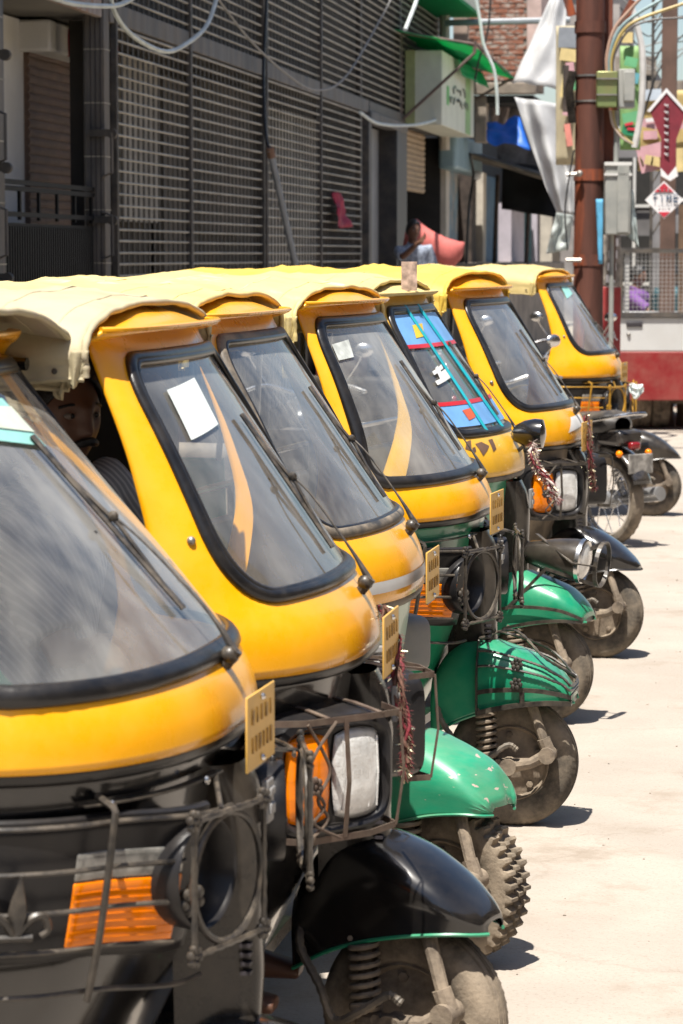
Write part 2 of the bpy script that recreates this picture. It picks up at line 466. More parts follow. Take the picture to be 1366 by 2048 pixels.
def tyre_geo(kind, r=0.205, w=0.052):
    MY = Matrix.Rotation(PI/2, 4, 'X')
    if kind == 'knobby':
        prof = [(0.118, -0.040), (0.135, -0.050), (0.165, -0.056), (0.180, -0.055), (0.186, -0.054), (0.198, -0.050), (0.199, -0.018), (0.186, -0.016), (0.186, -0.012), (0.198, -0.010), (0.198, 0.010), (0.186, 0.012), (0.186, 0.016), (0.199, 0.018), (0.198, 0.050), (0.186, 0.054), (0.180, 0.055), (0.165, 0.056), (0.135, 0.050), (0.118, 0.040)]
        def mod(k, i, rr, h):
            if i in (5, 6): return (rr+0.003 if k % 4 < 2 else 0.185, h)
            if i in (13, 14): return (rr+0.003 if (k+2) % 4 < 2 else 0.185, h)
            if i in (9, 10): return (rr+0.003 if (k+1) % 4 < 2 else 0.186, h)
            return rr, h
        return lathe(prof, 152, MY, mod)
    prof = [(0.118, -0.040), (0.128, -0.049), (0.150, -0.055), (0.172, -0.0545), (0.186, -0.050), (0.196, -0.041), (0.200, -0.034), (0.2025, -0.026), (0.198, -0.024), (0.198, -0.021), (0.2045, -0.019), (0.2055, -0.008), (0.200, -0.006), (0.200, -0.003), (0.2058, -0.001)]
    prof = prof+[(a, -b) for a, b in reversed(prof)]
    n = len(prof)
    def mod(k, i, rr, h):
        if i in (5, 6, n-6, n-7) and k % 2: return rr-0.0045, h
        return rr, h
    return lathe(prof, 120, MY, mod)

def front_wheel(root, X, kind, muddy, blue=False):
    """X: steering matrix"""
    tm = TYREM if muddy else TYRE
    MY = Matrix.Rotation(PI/2, 4, 'X'); Z = X @ Matrix.Translation((0, 0, 0.2))
    rim = mk('front_wheel', xf(lathe([(0.119, -0.042), (0.121, -0.046), (0.115, -0.046), (0.108, -0.030), (0.100, -0.022), (0.066, -0.026), (0.058, -0.040), (0.040, -0.048), (0.0, -0.048)], 40, MY), Z), MUDM, root)
    mk('rim', xf(lathe([(0.119, 0.042), (0.115, 0.046), (0.105, 0.030), (0.060, 0.034), (0.0, 0.040)], 40, MY), Z), MUDM, rim)
    mk('tyre', xf(tyre_geo(kind), Z), tm, rim, smooth=50)
    mk('brake_drum', xf(lathe([(0.082, -0.045), (0.084, -0.062), (0.076, -0.068), (0.03, -0.070), (0, -0.072)], 28, MY), Z), MUDM, rim)
    mk('brake_lever', xf(box((-0.045, -0.076, 0.015), (0.02, 0.012, 0.05)), Z), MUDM, rim, bevel=0.003)
    for k in range(5):
        a = 2*PI*k/5+0.4
        b = mk('wheel_nut', xf(lathe([(0.0001, 0.0), (0.011, 0.0), (0.011, 0.012), (0.0001, 0.014)], 6, MY), Z @ Matrix.Translation((0.088*math.cos(a), -0.028, 0.088*math.sin(a)))), MUDM, rim, smooth=20)
    if blue: mk('blue_tape', xf(box((0.062, -0.076, 0.030), (0.012, 0.004, 0.030), 0), Z @ Matrix.Rotation(0.35, 4, 'Y')), mat('blue_tape', (0.03, 0.2, 0.55), 0.5), rim)

def suspension(root, X, opt):
    y = -0.098
    leg = mk('fork_leg', xf(join(tube([(0.058, y+0.034, 0.410), (0.078, y+0.018, 0.365), (0.118, y, 0.262)], [0.017, 0.016, 0.015], 10), cyl((0.108, y, 0.290), (0.126, y, 0.246), 0.021, 10), cyl((0.122, y-0.03, 0.240), (0.122, y+0.03, 0.240), 0.026, 14)), X), MUDM, root)
    mk('trailing_link', xf(join(tube([(0.122, y, 0.240), (0.070, y-0.004, 0.212), (0.0, y, 0.200), (-0.075, y, 0.205)], [0.020, 0.017, 0.024, 0.02], 10), cyl((0, y-0.028, 0.2), (0, y+0.02, 0.2), 0.027, 12), cyl((-0.03, y-0.024, 0.212), (-0.03, y, 0.212), 0.013, 8)), X), MUDM, leg)
    sh = mk('shock_absorber', xf(join(cyl((-0.075, y+0.012, 0.385), (-0.065, y, 0.215), 0.015, 10), lathe([(0.001, 0), (0.034, 0), (0.034, 0.008), (0.001, 0.008)], 16, Matrix.Translation((-0.066, y, 0.228)))), X), MUDM, root)
    mk('coil_spring', xf(helix((-0.074, y+0.008, 0.375), (-0.066, y, 0.236), 0.029, 7, 0.0062, 14, 6), X), MUDM if opt.get('mudspring', True) else WIRE, sh)
    hose = smooth_path([(-0.235, -0.05, 0.40), (-0.215, -0.105, 0.345), (-0.165, -0.115, 0.27), (-0.13, -0.115, 0.20), (-0.06, -0.13, 0.23), (0.00, -0.125, 0.27), (0.03, -0.12, 0.255)], 8)
    mk('brake_hose', xf(tube(hose, [0.0085+0.0018*(i % 2) for i in range(len(hose))], 7), X), RUBD, root)

def fender(root, X, opt):
    dz = opt.get('fender_dz', 0.0)
    zt = [(-0.25, 0.47), (-0.20, 0.545), (-0.14, 0.582), (-0.08, 0.586), (0.0, 0.565), (0.08, 0.520), (0.14, 0.470), (0.18, 0.430), (0.197, 0.405)]
    zb = opt.get('fender_b', [(-0.25, 0.285), (-0.15, 0.340), (-0.05, 0.375), (0.05, 0.395), (0.13, 0.402), (0.197, 0.398)])
    hw = [(-0.25, 0.080), (-0.12, 0.110), (0.0, 0.116), (0.09, 0.105), (0.15, 0.078), (0.18, 0.046), (0.197, 0.012)]
    if opt.get('blunt'):
        zt = zt[:5]+[(0.06, 0.543), (0.11, 0.520), (0.15, 0.486), (0.18, 0.448), (0.197, 0.415)]
        hw = [(-0.25, 0.080), (-0.12, 0.112), (0.0, 0.120), (0.09, 0.118), (0.15, 0.104), (0.18, 0.084), (0.197, 0.058)]
    x1 = opt.get('fender_x1', 0.197)
    def fn(a, b):
        x = -0.25+(x1+0.25)*a
        top = sinterp(zt, x)+dz; bot = sinterp(zb, x)+dz; w = sinterp(hw, x)
        if opt.get('torn') and a > 0.9:
            x += 0.007*nz((b*9, 1, 2), 1.0)+0.006*nz((b*30, 3, 2), 1.0)
        if x > -0.1: x = -0.1+(x+0.1)*opt.get('fender_k', 1.0)
        skirt = 0.42
        if b < 0.22: k = b/0.22; yy = -w*(0.93+0.07*k); z = bot+(top-bot)*skirt*k
        elif b > 0.78: k = (1-b)/0.22; yy = w*(0.93+0.07*k); z = bot+(top-bot)*skirt*k
        else:
            q = PI*(b-0.22)/0.56
            yy = -w*math.copysign(abs(math.cos(q))**0.8, math.cos(q)); z = bot+(top-bot)*(skirt+(1-skirt)*math.sin(q)**0.8)
        return Vector((x, yy, z))
    f = mk('mudguard', xf(grid(fn, 34, 40), X), opt['fender_mat'], root, smooth=60, solid=0.004)
    # rolled lower lip
    for side in (0.0, 1.0):
        lip = [X @ fn(a/30, side) for a in range(31)]
        mk('rolled_edge', tube(lip, 0.0045, 6), opt.get('lip_mat', opt['fender_mat']), f)
    return f, fn

def flower(c, n, r=0.016, petals=6):
    n = Vector(n).normalized(); e = n.orthogonal().normalized(); g = n.cross(e)
    gs = [ball((0, 0, 0), r*0.42, 8, 5)]
    for k in range(petals):
        a = 2*PI*k/petals
        gs.append(mv(ball((0, 0, 0), r*0.45, 8, 5), (e*math.cos(a)+g*math.sin(a))*r*0.8))
    return mv(join(*gs), c)

def canvas(root, opt):
    m = opt['canvas']; seed = opt['seed']; h = opt.get('roof_dz', 0.0); x0 = opt.get('canvas_x0', -0.562)
    fl = opt.get('flap', 0.055)
    xs = [(-2.36, 1.62), (-2.1, 1.678), (-1.4, 1.712), (-0.9, 1.712), (-0.6, 1.686), (-0.5, 1.655)]
    def fn(a, b):
        x = x0+(-2.34-x0)*a
        crown = sinterp(xs, x)+h
        zs = 1.575+h*0.6; w = 0.545
        if b < 0.12: k = b/0.12; y = -w+0.004; z = zs-fl*(1-k)
        elif b > 0.88: k = (1-b)/0.12; y = w-0.004; z = zs-fl*(1-k)
        else:
            q = PI*(b-0.12)/0.76; n = 2.7
            y = -w*math.copysign(abs(math.cos(q))**(2/n), math.cos(q)); z = zs+(crown-zs)*abs(math.sin(q))**(2/n)
        bow = -0.022*abs(math.sin((x+0.6)/0.42*PI))**0.7*max(0, 1-(abs(y)/w)**3)*sst((-0.70-x)/0.30)
        wr = 0.010*nz((x*2.3, y*3, z*5), 1.6, seed)+0.006*nz((x*7, y*5, z*7), 1.8, seed+3)
        wr += 0.007*(1-abs(2*nz((x*3+y*2, y*6, z*9), 1.0, seed+4)))**3
        wr *= 1-0.75*max(0, 1-a/0.06)
        edge = max(0, 1-min(b, 1-b)/0.16)
        wr2 = 0.018*edge*nz((x*5, 0.0, z*2), 2.0, seed+9)
        if a > 0.96: z -= (a-0.96)*0.6
        front = max(0, 1-a/0.06)
        z += bow+wr+front*0.005*nz((0, y*6, 0), 1.5, seed+5)
        return Vector((x+front*0.008*nz((1, y*5, z*4), 1.5, seed+2), y+wr2*(1 if y > 0 else -1)+wr*0.5, z+wr2*0.5))
    cv = mk('canvas_roof', grid(fn, 120, 56), m, root, smooth=70, solid=0.003)
    rim = smooth_path([fn(0.0, b/40)+Vector((0.004, 0, 0.004)) for b in range(41)], 2)
    mk('rolled_hem', tube(rim, [0.007+0.003*nz((i*0.3, seed, 0)) for i in range(len(rim))], 8), m, cv, smooth=80)
    for side in (0.0, 1.0):
        e = [fn(a/60, side) for a in range(61)]
        mk('edge_binding', tube(e, 0.0055, 6), m, cv)
    for a in (0.035, 0.11, 0.42, 0.72):
        seam = [fn(a, b/44)+Vector((0, 0, 0.002)) for b in range(45)]
        mk('seam', tube(seam, 0.0028, 5), m, cv)
    for sgn, bb in ((-1, 0.06), (1, 0.94)):
        for k in range(9):
            p = fn(0.03+0.10*k, bb); p.y += sgn*0.008
            mk('eyelet', ball(p, 0.006, 8, 5, (1, 0.5, 1)), WIRE, cv)
    # hanging end flap bundled at the front corner
    for sgn in (-1, 1):
        def ff(a, b):
            ang = -0.3+1.5*a
            r = 0.050*(1-0.45*b)*(1+0.15*nz((a*2, b*1.5, sgn), 1.0, seed))
            return Vector((x0-0.040+r*math.cos(ang), sgn*(0.530+0.020*math.sin(ang+0.6)+0.006*math.sin(9*a+3*b)), 1.60+h*0.6-b*(fl+0.030+0.012*math.sin(3*a))))
        mk('corner_flap', grid(ff, 18, 12), m, cv, smooth=70, solid=0.003)
    def bk(a, b):
        y = -0.54+1.08*a
        p = fn(1.0, 0.12+0.76*a)
        return Vector((-2.34-0.01*math.sin(b*PI)+0.012*nz((y*3, b*2, 0), 2, seed), p.y, p.z+(0.93-p.z)*b))
    mk('rear_curtain', grid(bk, 20, 14), m, cv, smooth=70, solid=0.005)
    return fn

def rickshaw(label, tip, yaw, o):
    """tip: world (x, y) of the foot of the windscreen; yaw: degrees clockwise"""
    M = Matrix.Rotation(-R(yaw), 3, 'Z')
    org = Vector((tip[0], tip[1], 0))-M @ Vector((-0.17, 0, 0))
    root = thing('auto_rickshaw', label, 'auto rickshaw', org, -R(yaw), 'auto rickshaws parked side by side')
    CUR['rake'] = o.get('rake', 0.72); zb = CUR['zb'] = o.get('zb', 0.958)
    y_m = o.get('yellow', YEL); low = o['low']; rub = o.get('rubber', RUB)
    # ---------------- cab
    hb, ht, zlo, zhi, rb, rt = o.get('screen', (0.535, 0.505, 1.118, 1.578, 0.150, 0.085))
    inner, outer, zc = opening(hb, ht, zlo, zhi, rb, rt)
    mk('cab_shell', ring_mesh(S, inner, outer, 9), y_m, root, smooth=60, solid=0.014, offset=1)
    ip = [S(u, z) for u, z in inner]; inn = [nrm(S, u, z) for u, z in inner]
    rw = o.get('rub_w', 0.0155)
    fr = mk('windscreen_seal', tube([p+n*0.002 for p, n in zip(ip, inn)], 0.011, 10, True, r2=rw, normals=inn), rub, root, smooth=80)
    k2 = 0.965
    mk('seal_lip', tube([S(u*k2, zc+(z-zc)*k2)+nrm(S, u, z)*0.004 for u, z in inner], 0.007, 8, True, r2=0.009, normals=inn), RUB, fr, smooth=80)
    gl = mk('windscreen', ring_mesh(lambda u, z: OFF(S, u, z, -0.002), [(u*0.985, zc+(z-zc)*0.985) for u, z in inner], [(u*0.01, zc+(z-zc)*0.01) for u, z in inner], 12), o.get('glass', GLASS), root, smooth=180)
    for k in (-1, 1):
        mk('rivet', ball(S(k*0.80, 1.235)+nrm(S, k*0.80, 1.235)*0.002, 0.009, 10, 6), STEEL, root)
    # visor and roof cap
    capm = o.get('cap', y_m); hz = o.get('roof_dz', 0.0)
    def capf(a, b):
        u = -0.90+1.80*a; c, s = sec(u)
        n = nrm(S, u, 1.60); lip = S(u, 1.605)+Vector((n.x, n.y, 0))*0.042+Vector((0, 0, 0.022+0.010*(abs(s)**3)*0))
        back = Vector((-0.70, 0.525*s, 1.674+hz-0.120*abs(s)**2.6))
        p = lip.lerp(back, b); p.z += 0.026*math.sin(PI*min(1, b*1.0))*(1-0.5*abs(s)**2)
        if b < 0.12: p.z += 0.010*(1-b/0.12)
        return p
    cap = mk('roof_cap', grid(capf, 40, 12), capm, root, smooth=60, solid=0.008)
    mk('visor_lip', tube([capf(a/40, 0) for a in range(41)], 0.006, 8, r2=0.009), capm, cap)
    canvas(root, o)
    # ---------------- lower front
    if o.get('midband', True):
        mk('nose_trim', tube([OFF(Lw, -0.97+1.94*a/60, zb-0.004, 0.010)+Vector((0.004, 0, 0)) for a in range(61)], 0.018, 10, r2=0.012, up=Vector((0, 0, 1))), o.get('trim', RUB), root, smooth=80)
    mk('front_panel', grid(lambda a, b: Lw(-1+2*a, 0.24+(zb-0.24)*b), 64, 24), low, root, smooth=60, solid=0.010)
    mk('panel_edge', tube([Lw(-1, 0.24+0.70*b/20) for b in range(21)], 0.008, 6), o.get('edge', low), root)
    mk('panel_edge', tube([Lw(1, 0.24+0.70*b/20) for b in range(21)], 0.008, 6), o.get('edge', low), root)
    mk('panel_edge', tube([Lw(-1+2*a/50, 0.245) for a in range(51)], 0.009, 6), o.get('edge', low), root)
    # centre cowl over the steering column
    def cowl(a, b):
        z = 0.925-0.485*a
        fx = interp([(0.44, -0.060), (0.56, -0.052), (0.62, -0.055), (0.80, -0.050), (0.88, -0.062), (0.925, -0.085)], z)
        hw = interp([(0.44, 0.038), (0.60, 0.050), (0.80, 0.060), (0.88, 0.075), (0.925, 0.085)], z)
        q = PI*(b-0.5)
        return Vector((-0.20+(fx+0.20)*math.cos(q)**0.5 if abs(q) < PI/2-1e-6 else -0.20, hw*math.copysign(abs(math.sin(q))**0.7, q), z))
    if o.get('cowl', True):
        cw = mk('steering_cowl', grid(cowl, 26, 24), o.get('cowl_mat', BLKD), root, smooth=60)
        for k in range(5):
            for sg in (-1, 1):
                mk('vent_slot', box((-0.072, sg*0.042, 0.565+0.016*k), (0.018, 0.022, 0.006)), INK, cw)
        mk('badge', join(box((-0.044, 0, 0.855), (0.012, 0.044, 0.075)), box((-0.036, 0, 0.872), (0.006, 0.030, 0.014)), box((-0.036, 0, 0.842), (0.006, 0.030, 0.020))), o.get('badge', PLASG), cw, bevel=0.006)
    # ---------------- wiper
    wu = o.get('wiper_u', 0.09); top = o.get('wiper_top', (0.16, 1.44))
    mid = 0.45
    arm = [OFF(S, wu, 1.085, 0.030), OFF(S, wu+(top[0]-wu)*0.15, 1.14, 0.040), OFF(S, wu+(top[0]-wu)*0.5, 1.25, 0.036), OFF(S, wu+(top[0]-wu)*0.75, 1.085+(top[1]-1.085)*0.62, 0.024)]
    wp = mk('wiper', tube(smooth_path(arm, 5), [0.0085-0.0060*min(1, i/6) for i in range(16)], 7), WIRE, root)
    mk('pivot', join(ball(OFF(S, wu, 1.085, 0.020), 0.017, 10, 6), cyl(S(wu, 1.078), OFF(S, wu, 1.085, 0.035), 0.012, 10)), WIRE, wp)
    zb0 = 1.085+(top[1]-1.085)*0.22
    bl = [OFF(S, wu+(top[0]-wu)*(0.3+0.7*t), zb0+(top[1]-zb0)*t, 0.010) for t in [i/10 for i in range(11)]]
    mk('blade', tube(bl, 0.005, 6, r2=0.009), WIRE, wp)
    mk('blade_bridge', join(tube([bl[1], OFF(S, wu+(top[0]-wu)*0.6, zb0+(top[1]-zb0)*0.45, 0.022), bl[8]], 0.004, 6), ball(OFF(S, wu+(top[0]-wu)*0.65, zb0+(top[1]-zb0)*0.5, 0.024), 0.010, 8, 5)), WIRE, wp)
    # ---------------- number plate
    if o.get('plate', True):
        px, pz, pw, ph = o.get('plate_at', (-0.052, 0.985, 0.20, 0.128))
        pl = mk('number_plate', box((px, o.get('plate_y', -0.02), pz), (0.004, pw, ph), o.get('plate_rz', 0.0)), PLATE, root, bevel=0.0018)
        yc = o.get('plate_y', -0.02); cr, sr = math.cos(o.get('plate_rz', 0)), math.sin(o.get('plate_rz', 0))
        def on(y, z, s): return box((px+0.003-sr*y, yc+cr*y, pz+z), (0.003, s[0], s[1]), o.get('plate_rz', 0.0))
        for zz, n in ((0.026, 5), (-0.022, 6)):
            for k in range(n):
                w = 0.014
                mk('painted_character', on(-pw*0.40+(k+0.5)*pw*0.8/n, zz, (w*(0.25+0.55*((k*7+n) % 3)/2), 0.026)), INKP, pl)
        for zz in (-0.052, 0.052):
            mk('plate_bolt', mv(ball((0, 0, 0), 0.006, 8, 5), (px+0.004, yc, pz+zz)), CHROME, pl)
        mk('plate_bracket', box2((px-0.006, yc-0.06, pz-0.07), (px-0.003, yc+0.06, pz+0.05)), WIRE, pl)
    # ---------------- lamps
    st = o['lamps']; gw = o.get('guard', WIRE)
    for sg in (-1, 1):
        if st == 'ring':
            pa = mk('lamp_panel', patch(Lw, sg*0.335, sg*0.97, 0.675, 0.898, fair(0.016), 36, 12), PLAS, root, smooth=60, solid=0.010, offset=0)
            mk('panel_bead', tube([OFF(Lw, sg*(0.335+0.635*a/24), 0.902, fair(0.018)(0.335+0.635*a/24)) for a in range(25)], 0.008, 8, r2=0.010), PLAS, pa)
            il = mk('indicator_lens', patch(Lw, sg*0.395, sg*0.640, 0.695, 0.800, fair(0.024), 18, 8), ORANGE, pa, smooth=60, solid=0.014, offset=-1, bevel=0.003)
            for k in range(7):
                mk('lens_rib', tube([OFF(Lw, sg*(0.40+0.235*a/10), 0.708+0.0125*k, fair(0.0240)(0.40+0.235*a/10)) for a in range(11)], 0.0008, 5), ORANGE, il)
            mk('clear_lens', patch(Lw, sg*0.395, sg*0.640, 0.802, 0.848, fair(0.023), 18, 4), FROST, pa, smooth=60, solid=0.013, bevel=0.003)
            # hooded round headlamp
            c = Vector((-0.104, sg*0.262, 0.785)); dirv = Vector((math.cos(R(17)), sg*math.sin(R(17)), 0))
            MM = Matrix.Translation(c) @ dirv.to_track_quat('Z', 'Y').to_matrix().to_4x4()
            hd = mk('headlamp_hood', xf(lathe([(0.086, -0.10), (0.090, -0.06), (0.092, 0.0), (0.093, 0.022), (0.090, 0.026), (0.085, 0.022), (0.080, -0.02), (0.062, -0.05), (0.050, -0.055), (0.0, -0.056)], 36, MM), Matrix.Identity(4)), PLAS, pa, smooth=50)
            mk('headlamp_lens', xf(lathe([(0.066, -0.042), (0.050, -0.034), (0.025, -0.029), (0.0, -0.028)], 28), MM), CLEARL, hd, smooth=180)
            mk('side_window', patch(Lw, sg*0.345, sg*0.375, 0.735, 0.835, fair(0.018), 4, 8), FROST, pa, solid=0.02)
            if o.get('cage', True):
                r_ = 0.0045
                ring = [MM @ Vector((0.104*math.cos(2*PI*k/36), 0.104*math.sin(2*PI*k/36), 0.062)) for k in range(36)]
                g = mk('lamp_guard', tube(ring, 0.0062, 7, True), gw, root)
                zs_ = (0.635, 0.706, 0.768, 0.832, 0.905)
                for k, zz in enumerate(zs_):
                    u0 = 0.43 if k in (1, 2, 3) else 0.30
                    mk('guard_bar', tube([OFF(Lw, sg*(u0+(0.96-u0)*a/20), zz, fair(0.052)(u0+(0.96-u0)*a/20)) for a in range(21)], r_, 6), gw, g)
                for uu in (0.60, 0.95):
                    mk('guard_upright', tube([OFF(Lw, sg*uu, 0.935, 0.012), OFF(Lw, sg*uu, 0.930, 0.060)]+[OFF(Lw, sg*uu, 0.925-0.30*a/8, 0.066) for a in range(9)], 0.0062, 7), gw, g)
                e = 0.108
                sq = [MM @ Vector(q) for q in ((-e, -e, 0.066), (e, -e, 0.066), (e, e, 0.066), (-e, e, 0.066))]
                tw = []
                for k in range(4):
                    a, b = sq[k], sq[(k+1) % 4]
                    for t in range(14): tw.append(a.lerp(b, t/14))
                mk('guard_frame', tube(tw, [0.0048+0.0016*(i % 2) for i in range(len(tw))], 6, True), gw, g)
                mk('guard_rosette', flower(OFF(Lw, sg*0.41, 0.768, 0.098), nrm(Lw, sg*0.46, 0.77), 0.024, 7), gw, g)
                for q in sq: mk('guard_rosette', flower(q, dirv, 0.016, 6), gw, g)
                uf = sg*0.76
                fl_ = [tube([OFF(Lw, uf, 0.735+0.10*t, 0.066) for t in (0, .2, .4, .6, .8, 1)], [0.006, 0.012, 0.016, 0.013, 0.007, 0.002], 8, r2=[0.004]*6)]
                for s2 in (-1, 1):
                    fl_.append(tube(smooth_path([OFF(Lw, uf, 0.735, 0.066), OFF(Lw, uf+s2*0.022, 0.765, 0.066), OFF(Lw, uf+s2*0.045, 0.770, 0.066), OFF(Lw, uf+s2*0.056, 0.750, 0.066), OFF(Lw, uf+s2*0.044, 0.740, 0.066)], 4), 0.007, 7))
                fl_.append(cyl(OFF(Lw, uf-0.03, 0.738, 0.068), OFF(Lw, uf+0.03, 0.738, 0.068), 0.007, 7))
                mk('guard_fleur', join(*fl_), gw, g)
                mk('guard_bracket', join(tube([OFF(Lw, sg*(0.14+0.5*a/16), 0.925, 0.020) for a in range(17)], 0.002, 4, r2=0.014, up=Vector((0, 0, 1))), tube([OFF(Lw, sg*0.16, 0.925, 0.02), MM @ Vector((0.108*0, 0.108, 0.05))], r_, 6)), gw, g)
                for uu in (0.25, 0.58):
                    mk('guard_bolt', ball(OFF(Lw, sg*uu, 0.925, 0.030), 0.008, 8, 5), CHROME, g)
        elif st in ('rect', 'rectgrey'):
            hm = PLAS if st == 'rect' else PLASG
            ang = R(o.get('lamp_ang', 40)); c = Vector((o.get('lamp_x', -0.150), sg*0.315, 0.765))
            fwd = Vector((math.cos(ang), sg*math.sin(ang), -0.06)).normalized()
            side = Vector((-math.sin(ang), sg*math.cos(ang), 0)); upv = Vector((0, 0, 1))
            hs = o.get('lamp_scale', 1.0)
            def Q(a, b, d): return c+side*a*hs+upv*b*hs+fwd*d*hs
            def hous(a, b):
                th = 2*PI*a; n = 4.5
                sx = math.copysign(abs(math.cos(th))**(2/n), math.cos(th)); sy = math.copysign(abs(math.sin(th))**(2/n), math.sin(th))
                k, d = ((1.0, -0.13), (1.04, -0.06), (1.02, 0.035), (0.985, 0.052), (0.93, 0.056), (0.87, 0.050), (0.84, 0.038), (0.0, 0.036))[round(b*7)]
                return Q(0.150*k*sx, 0.112*k*sy+(0.010 if b < 0.5 and sy > 0 else 0), d)
            ho = mk('headlamp_housing', grid(hous, 56, 7, True), hm, root, smooth=40)
            def lens(x0, x1, y0, y1, d, bulge):
                def f(a, b):
                    p, q = 2*a-1, 2*b-1
                    # square -> squircle
                    pp = p*math.sqrt(max(0, 1-q*q*0.22)); qq = q*math.sqrt(max(0, 1-p*p*0.22))
                    return Q((x0+x1)/2+pp*(x1-x0)/2, (y0+y1)/2+qq*(y1-y0)/2, d+bulge*(1-p**4)*(1-q**4))
                return grid(f, 14, 14)
            mk('indicator_lens', lens(0.010, 0.120, -0.088, 0.088, 0.040, 0.012), ORANGE, ho, smooth=180, solid=0.004)
            hl = mk('headlamp_lens', lens(-0.122, 0.000, -0.090, 0.090, 0.040, 0.014), CLEARL, ho, smooth=180, solid=0.002)
            for k in range(5):
                a_ = -0.108+0.022*k
                mk('lens_flute', tube([Q(a_, -0.070, 0.050), Q(a_, 0.0, 0.0545), Q(a_, 0.070, 0.050)], 0.0022, 5), CLEARL, hl)
            if o.get('cage', True):
                gp = [Q(0.175, 0.118, 0.03), Q(0.10, 0.122, 0.085), Q(-0.06, 0.122, 0.092), Q(-0.145, 0.118, 0.075), Q(-0.165, 0.116, 0.0)]
                gl_ = [Q(0.165, -0.108, 0.03), Q(0.10, -0.112, 0.080), Q(-0.06, -0.112, 0.085), Q(-0.140, -0.108, 0.07), Q(-0.155, -0.106, 0.0)]
                g = mk('lamp_guard', tube(gp, 0.009, 4, r2=0.002, up=upv), gw, root, smooth=0)
                mk('guard_bar', tube(gl_, 0.009, 4, r2=0.002, up=upv), gw, g, smooth=0)
                mk('guard_upright', tube([Q(0.005, 0.122, 0.090), Q(0.004, 0.0, 0.098), Q(0.003, -0.112, 0.084)], 0.002, 4, r2=0.007, up=fwd), gw, g, smooth=0)
                for a in (0.04, -0.09):
                    mk('guard_strap', tube([Q(a, 0.124, 0.088), Q(a, 0.130, 0.0), Q(a, 0.128, -0.06)], 0.002, 4, r2=0.008, up=upv), gw, g, smooth=0)
                mk('guard_upright', tube([Q(-0.145, 0.118, 0.078), Q(-0.150, 0.0, 0.084), Q(-0.140, -0.108, 0.072)], 0.003, 6), gw, g)
                if st == 'rect':
                    sw = [(0.10, 0.12), (0.06, 0.06), (0.045, 0.02), (0.075, -0.03), (0.05, -0.07), (0.10, -0.11)]
                    mk('guard_scroll', tube(smooth_path([Q(a, b, 0.088) for a, b in sw], 5), 0.0034, 6), gw, g)
                    sw = [(0.03, 0.12), (0.085, 0.06), (0.10, 0.01), (0.06, -0.04), (0.085, -0.075), (0.02, -0.11)]
                    mk('guard_scroll', tube(smooth_path([Q(a, b, 0.090) for a, b in sw], 5), 0.0034, 6), gw, g)
                    mk('guard_rosette', flower(Q(0.088, 0.0, 0.094), fwd, 0.016, 7), gw, g)
    # ---------------- fender, wheel, suspension
    X = Matrix.Translation((-0.03+o.get('wheel_dx', 0), 0, 0)) @ Matrix.Rotation(R(o.get('steer', 0)), 4, 'Z') @ Matrix.Translation((0.03, 0, 0))
    f, ffn = fender(root, X, o)
    front_wheel(root, X, o.get('tread', 'ribbed'), o.get('muddy', False), o.get('bluetape', False))
    suspension(root, X, o)
    mk('steering_column', cyl((-0.115, 0, 0.42), (-0.20, 0, 0.80), 0.026, 12), BLKD, root)
    if o.get('fender_cage'):
        fp = lambda a, b, d=0.016: X @ (ffn(a, b)+Vector(((0.012 if a > 0.9 else 0), (-1 if b < 0.5 else 1)*d*abs(2*b-1)**0.7, d*(1-abs(2*b-1)))))
        hoop = [fp(0.34, b/20) for b in range(21)]
        g = mk('mudguard_cage', tube(hoop, 0.003, 4, r2=0.013, up=Vector((1, 0, 0))), WIRE, root, smooth=0)
        def around(b0, lift=0.018): return [fp(a, b0, lift) for a in [0.34+0.62*k/12 for k in range(13)]]+[fp(a, 1-b0, lift) for a in [0.96-0.62*k/12 for k in range(13)]]
        mk('cage_band', tube(around(0.01), 0.011, 4, r2=0.003, up=Vector((0, 0, 1))), WIRE, g, smooth=0)
        mk('cage_band', tube(around(0.15), 0.010, 4, r2=0.003, up=Vector((0, 0, 1))), WIRE, g, smooth=0)
        for b0 in (0.27, 0.34):
            pa = around(b0, 0.020); n2 = [p for p in smooth_path(pa, 4)]
            mk('twisted_bar', tube(n2, [0.0036+0.0016*(i % 2) for i in range(len(n2))], 6), WIRE, g)
        for sgb in (0.40, 0.60):
            pa = smooth_path([fp(0.34, sgb, 0.03), fp(0.55, 0.5+(0.5-sgb)*0.4, 0.045), fp(0.80, sgb, 0.035), fp(0.97, 0.5, 0.03)], 10)
            mk('twisted_bar', tube(pa, [0.0036+0.0018*(i % 2) for i in range(len(pa))], 6), WIRE, g)
        for b0 in (0.20, 0.30):
            for sgb in (b0, 1-b0):
                mk('cage_rosette', flower(fp(0.62, sgb, 0.024), (0, -1 if sgb < 0.5 else 1, 0.7), 0.017, 6), WIRE, g)
        for sgb in (0.08, 0.92):
            mk('cage_strut', tube([fp(0.66, sgb-0.07 if sgb < .5 else sgb+0.07, 0.018), fp(0.66, sgb+0.06 if sgb < .5 else sgb-0.06, 0.018)], 0.003, 4, r2=0.011, up=Vector((0, 1, 0))), WIRE, g, smooth=0)
    if o.get('fender_lamp'):
        c = Vector((0.155, 0, 0.625)); d = Vector((0.98, 0, -0.12)).normalized()
        MM = X @ Matrix.Translation(c) @ d.to_track_quat('Z', 'Y').to_matrix().to_4x4()
        na = mk('headlamp_nacelle', xf(lathe([(0.0, -0.30), (0.020, -0.27), (0.045, -0.20), (0.070, -0.10), (0.080, -0.03), (0.080, 0.0)], 32), MM), BLKD, root, smooth=60)
        mk('headlamp_rim', xf(lathe([(0.080, -0.004), (0.086, 0.0), (0.086, 0.016), (0.078, 0.020), (0.072, 0.014)], 32), MM), CHROME, na)
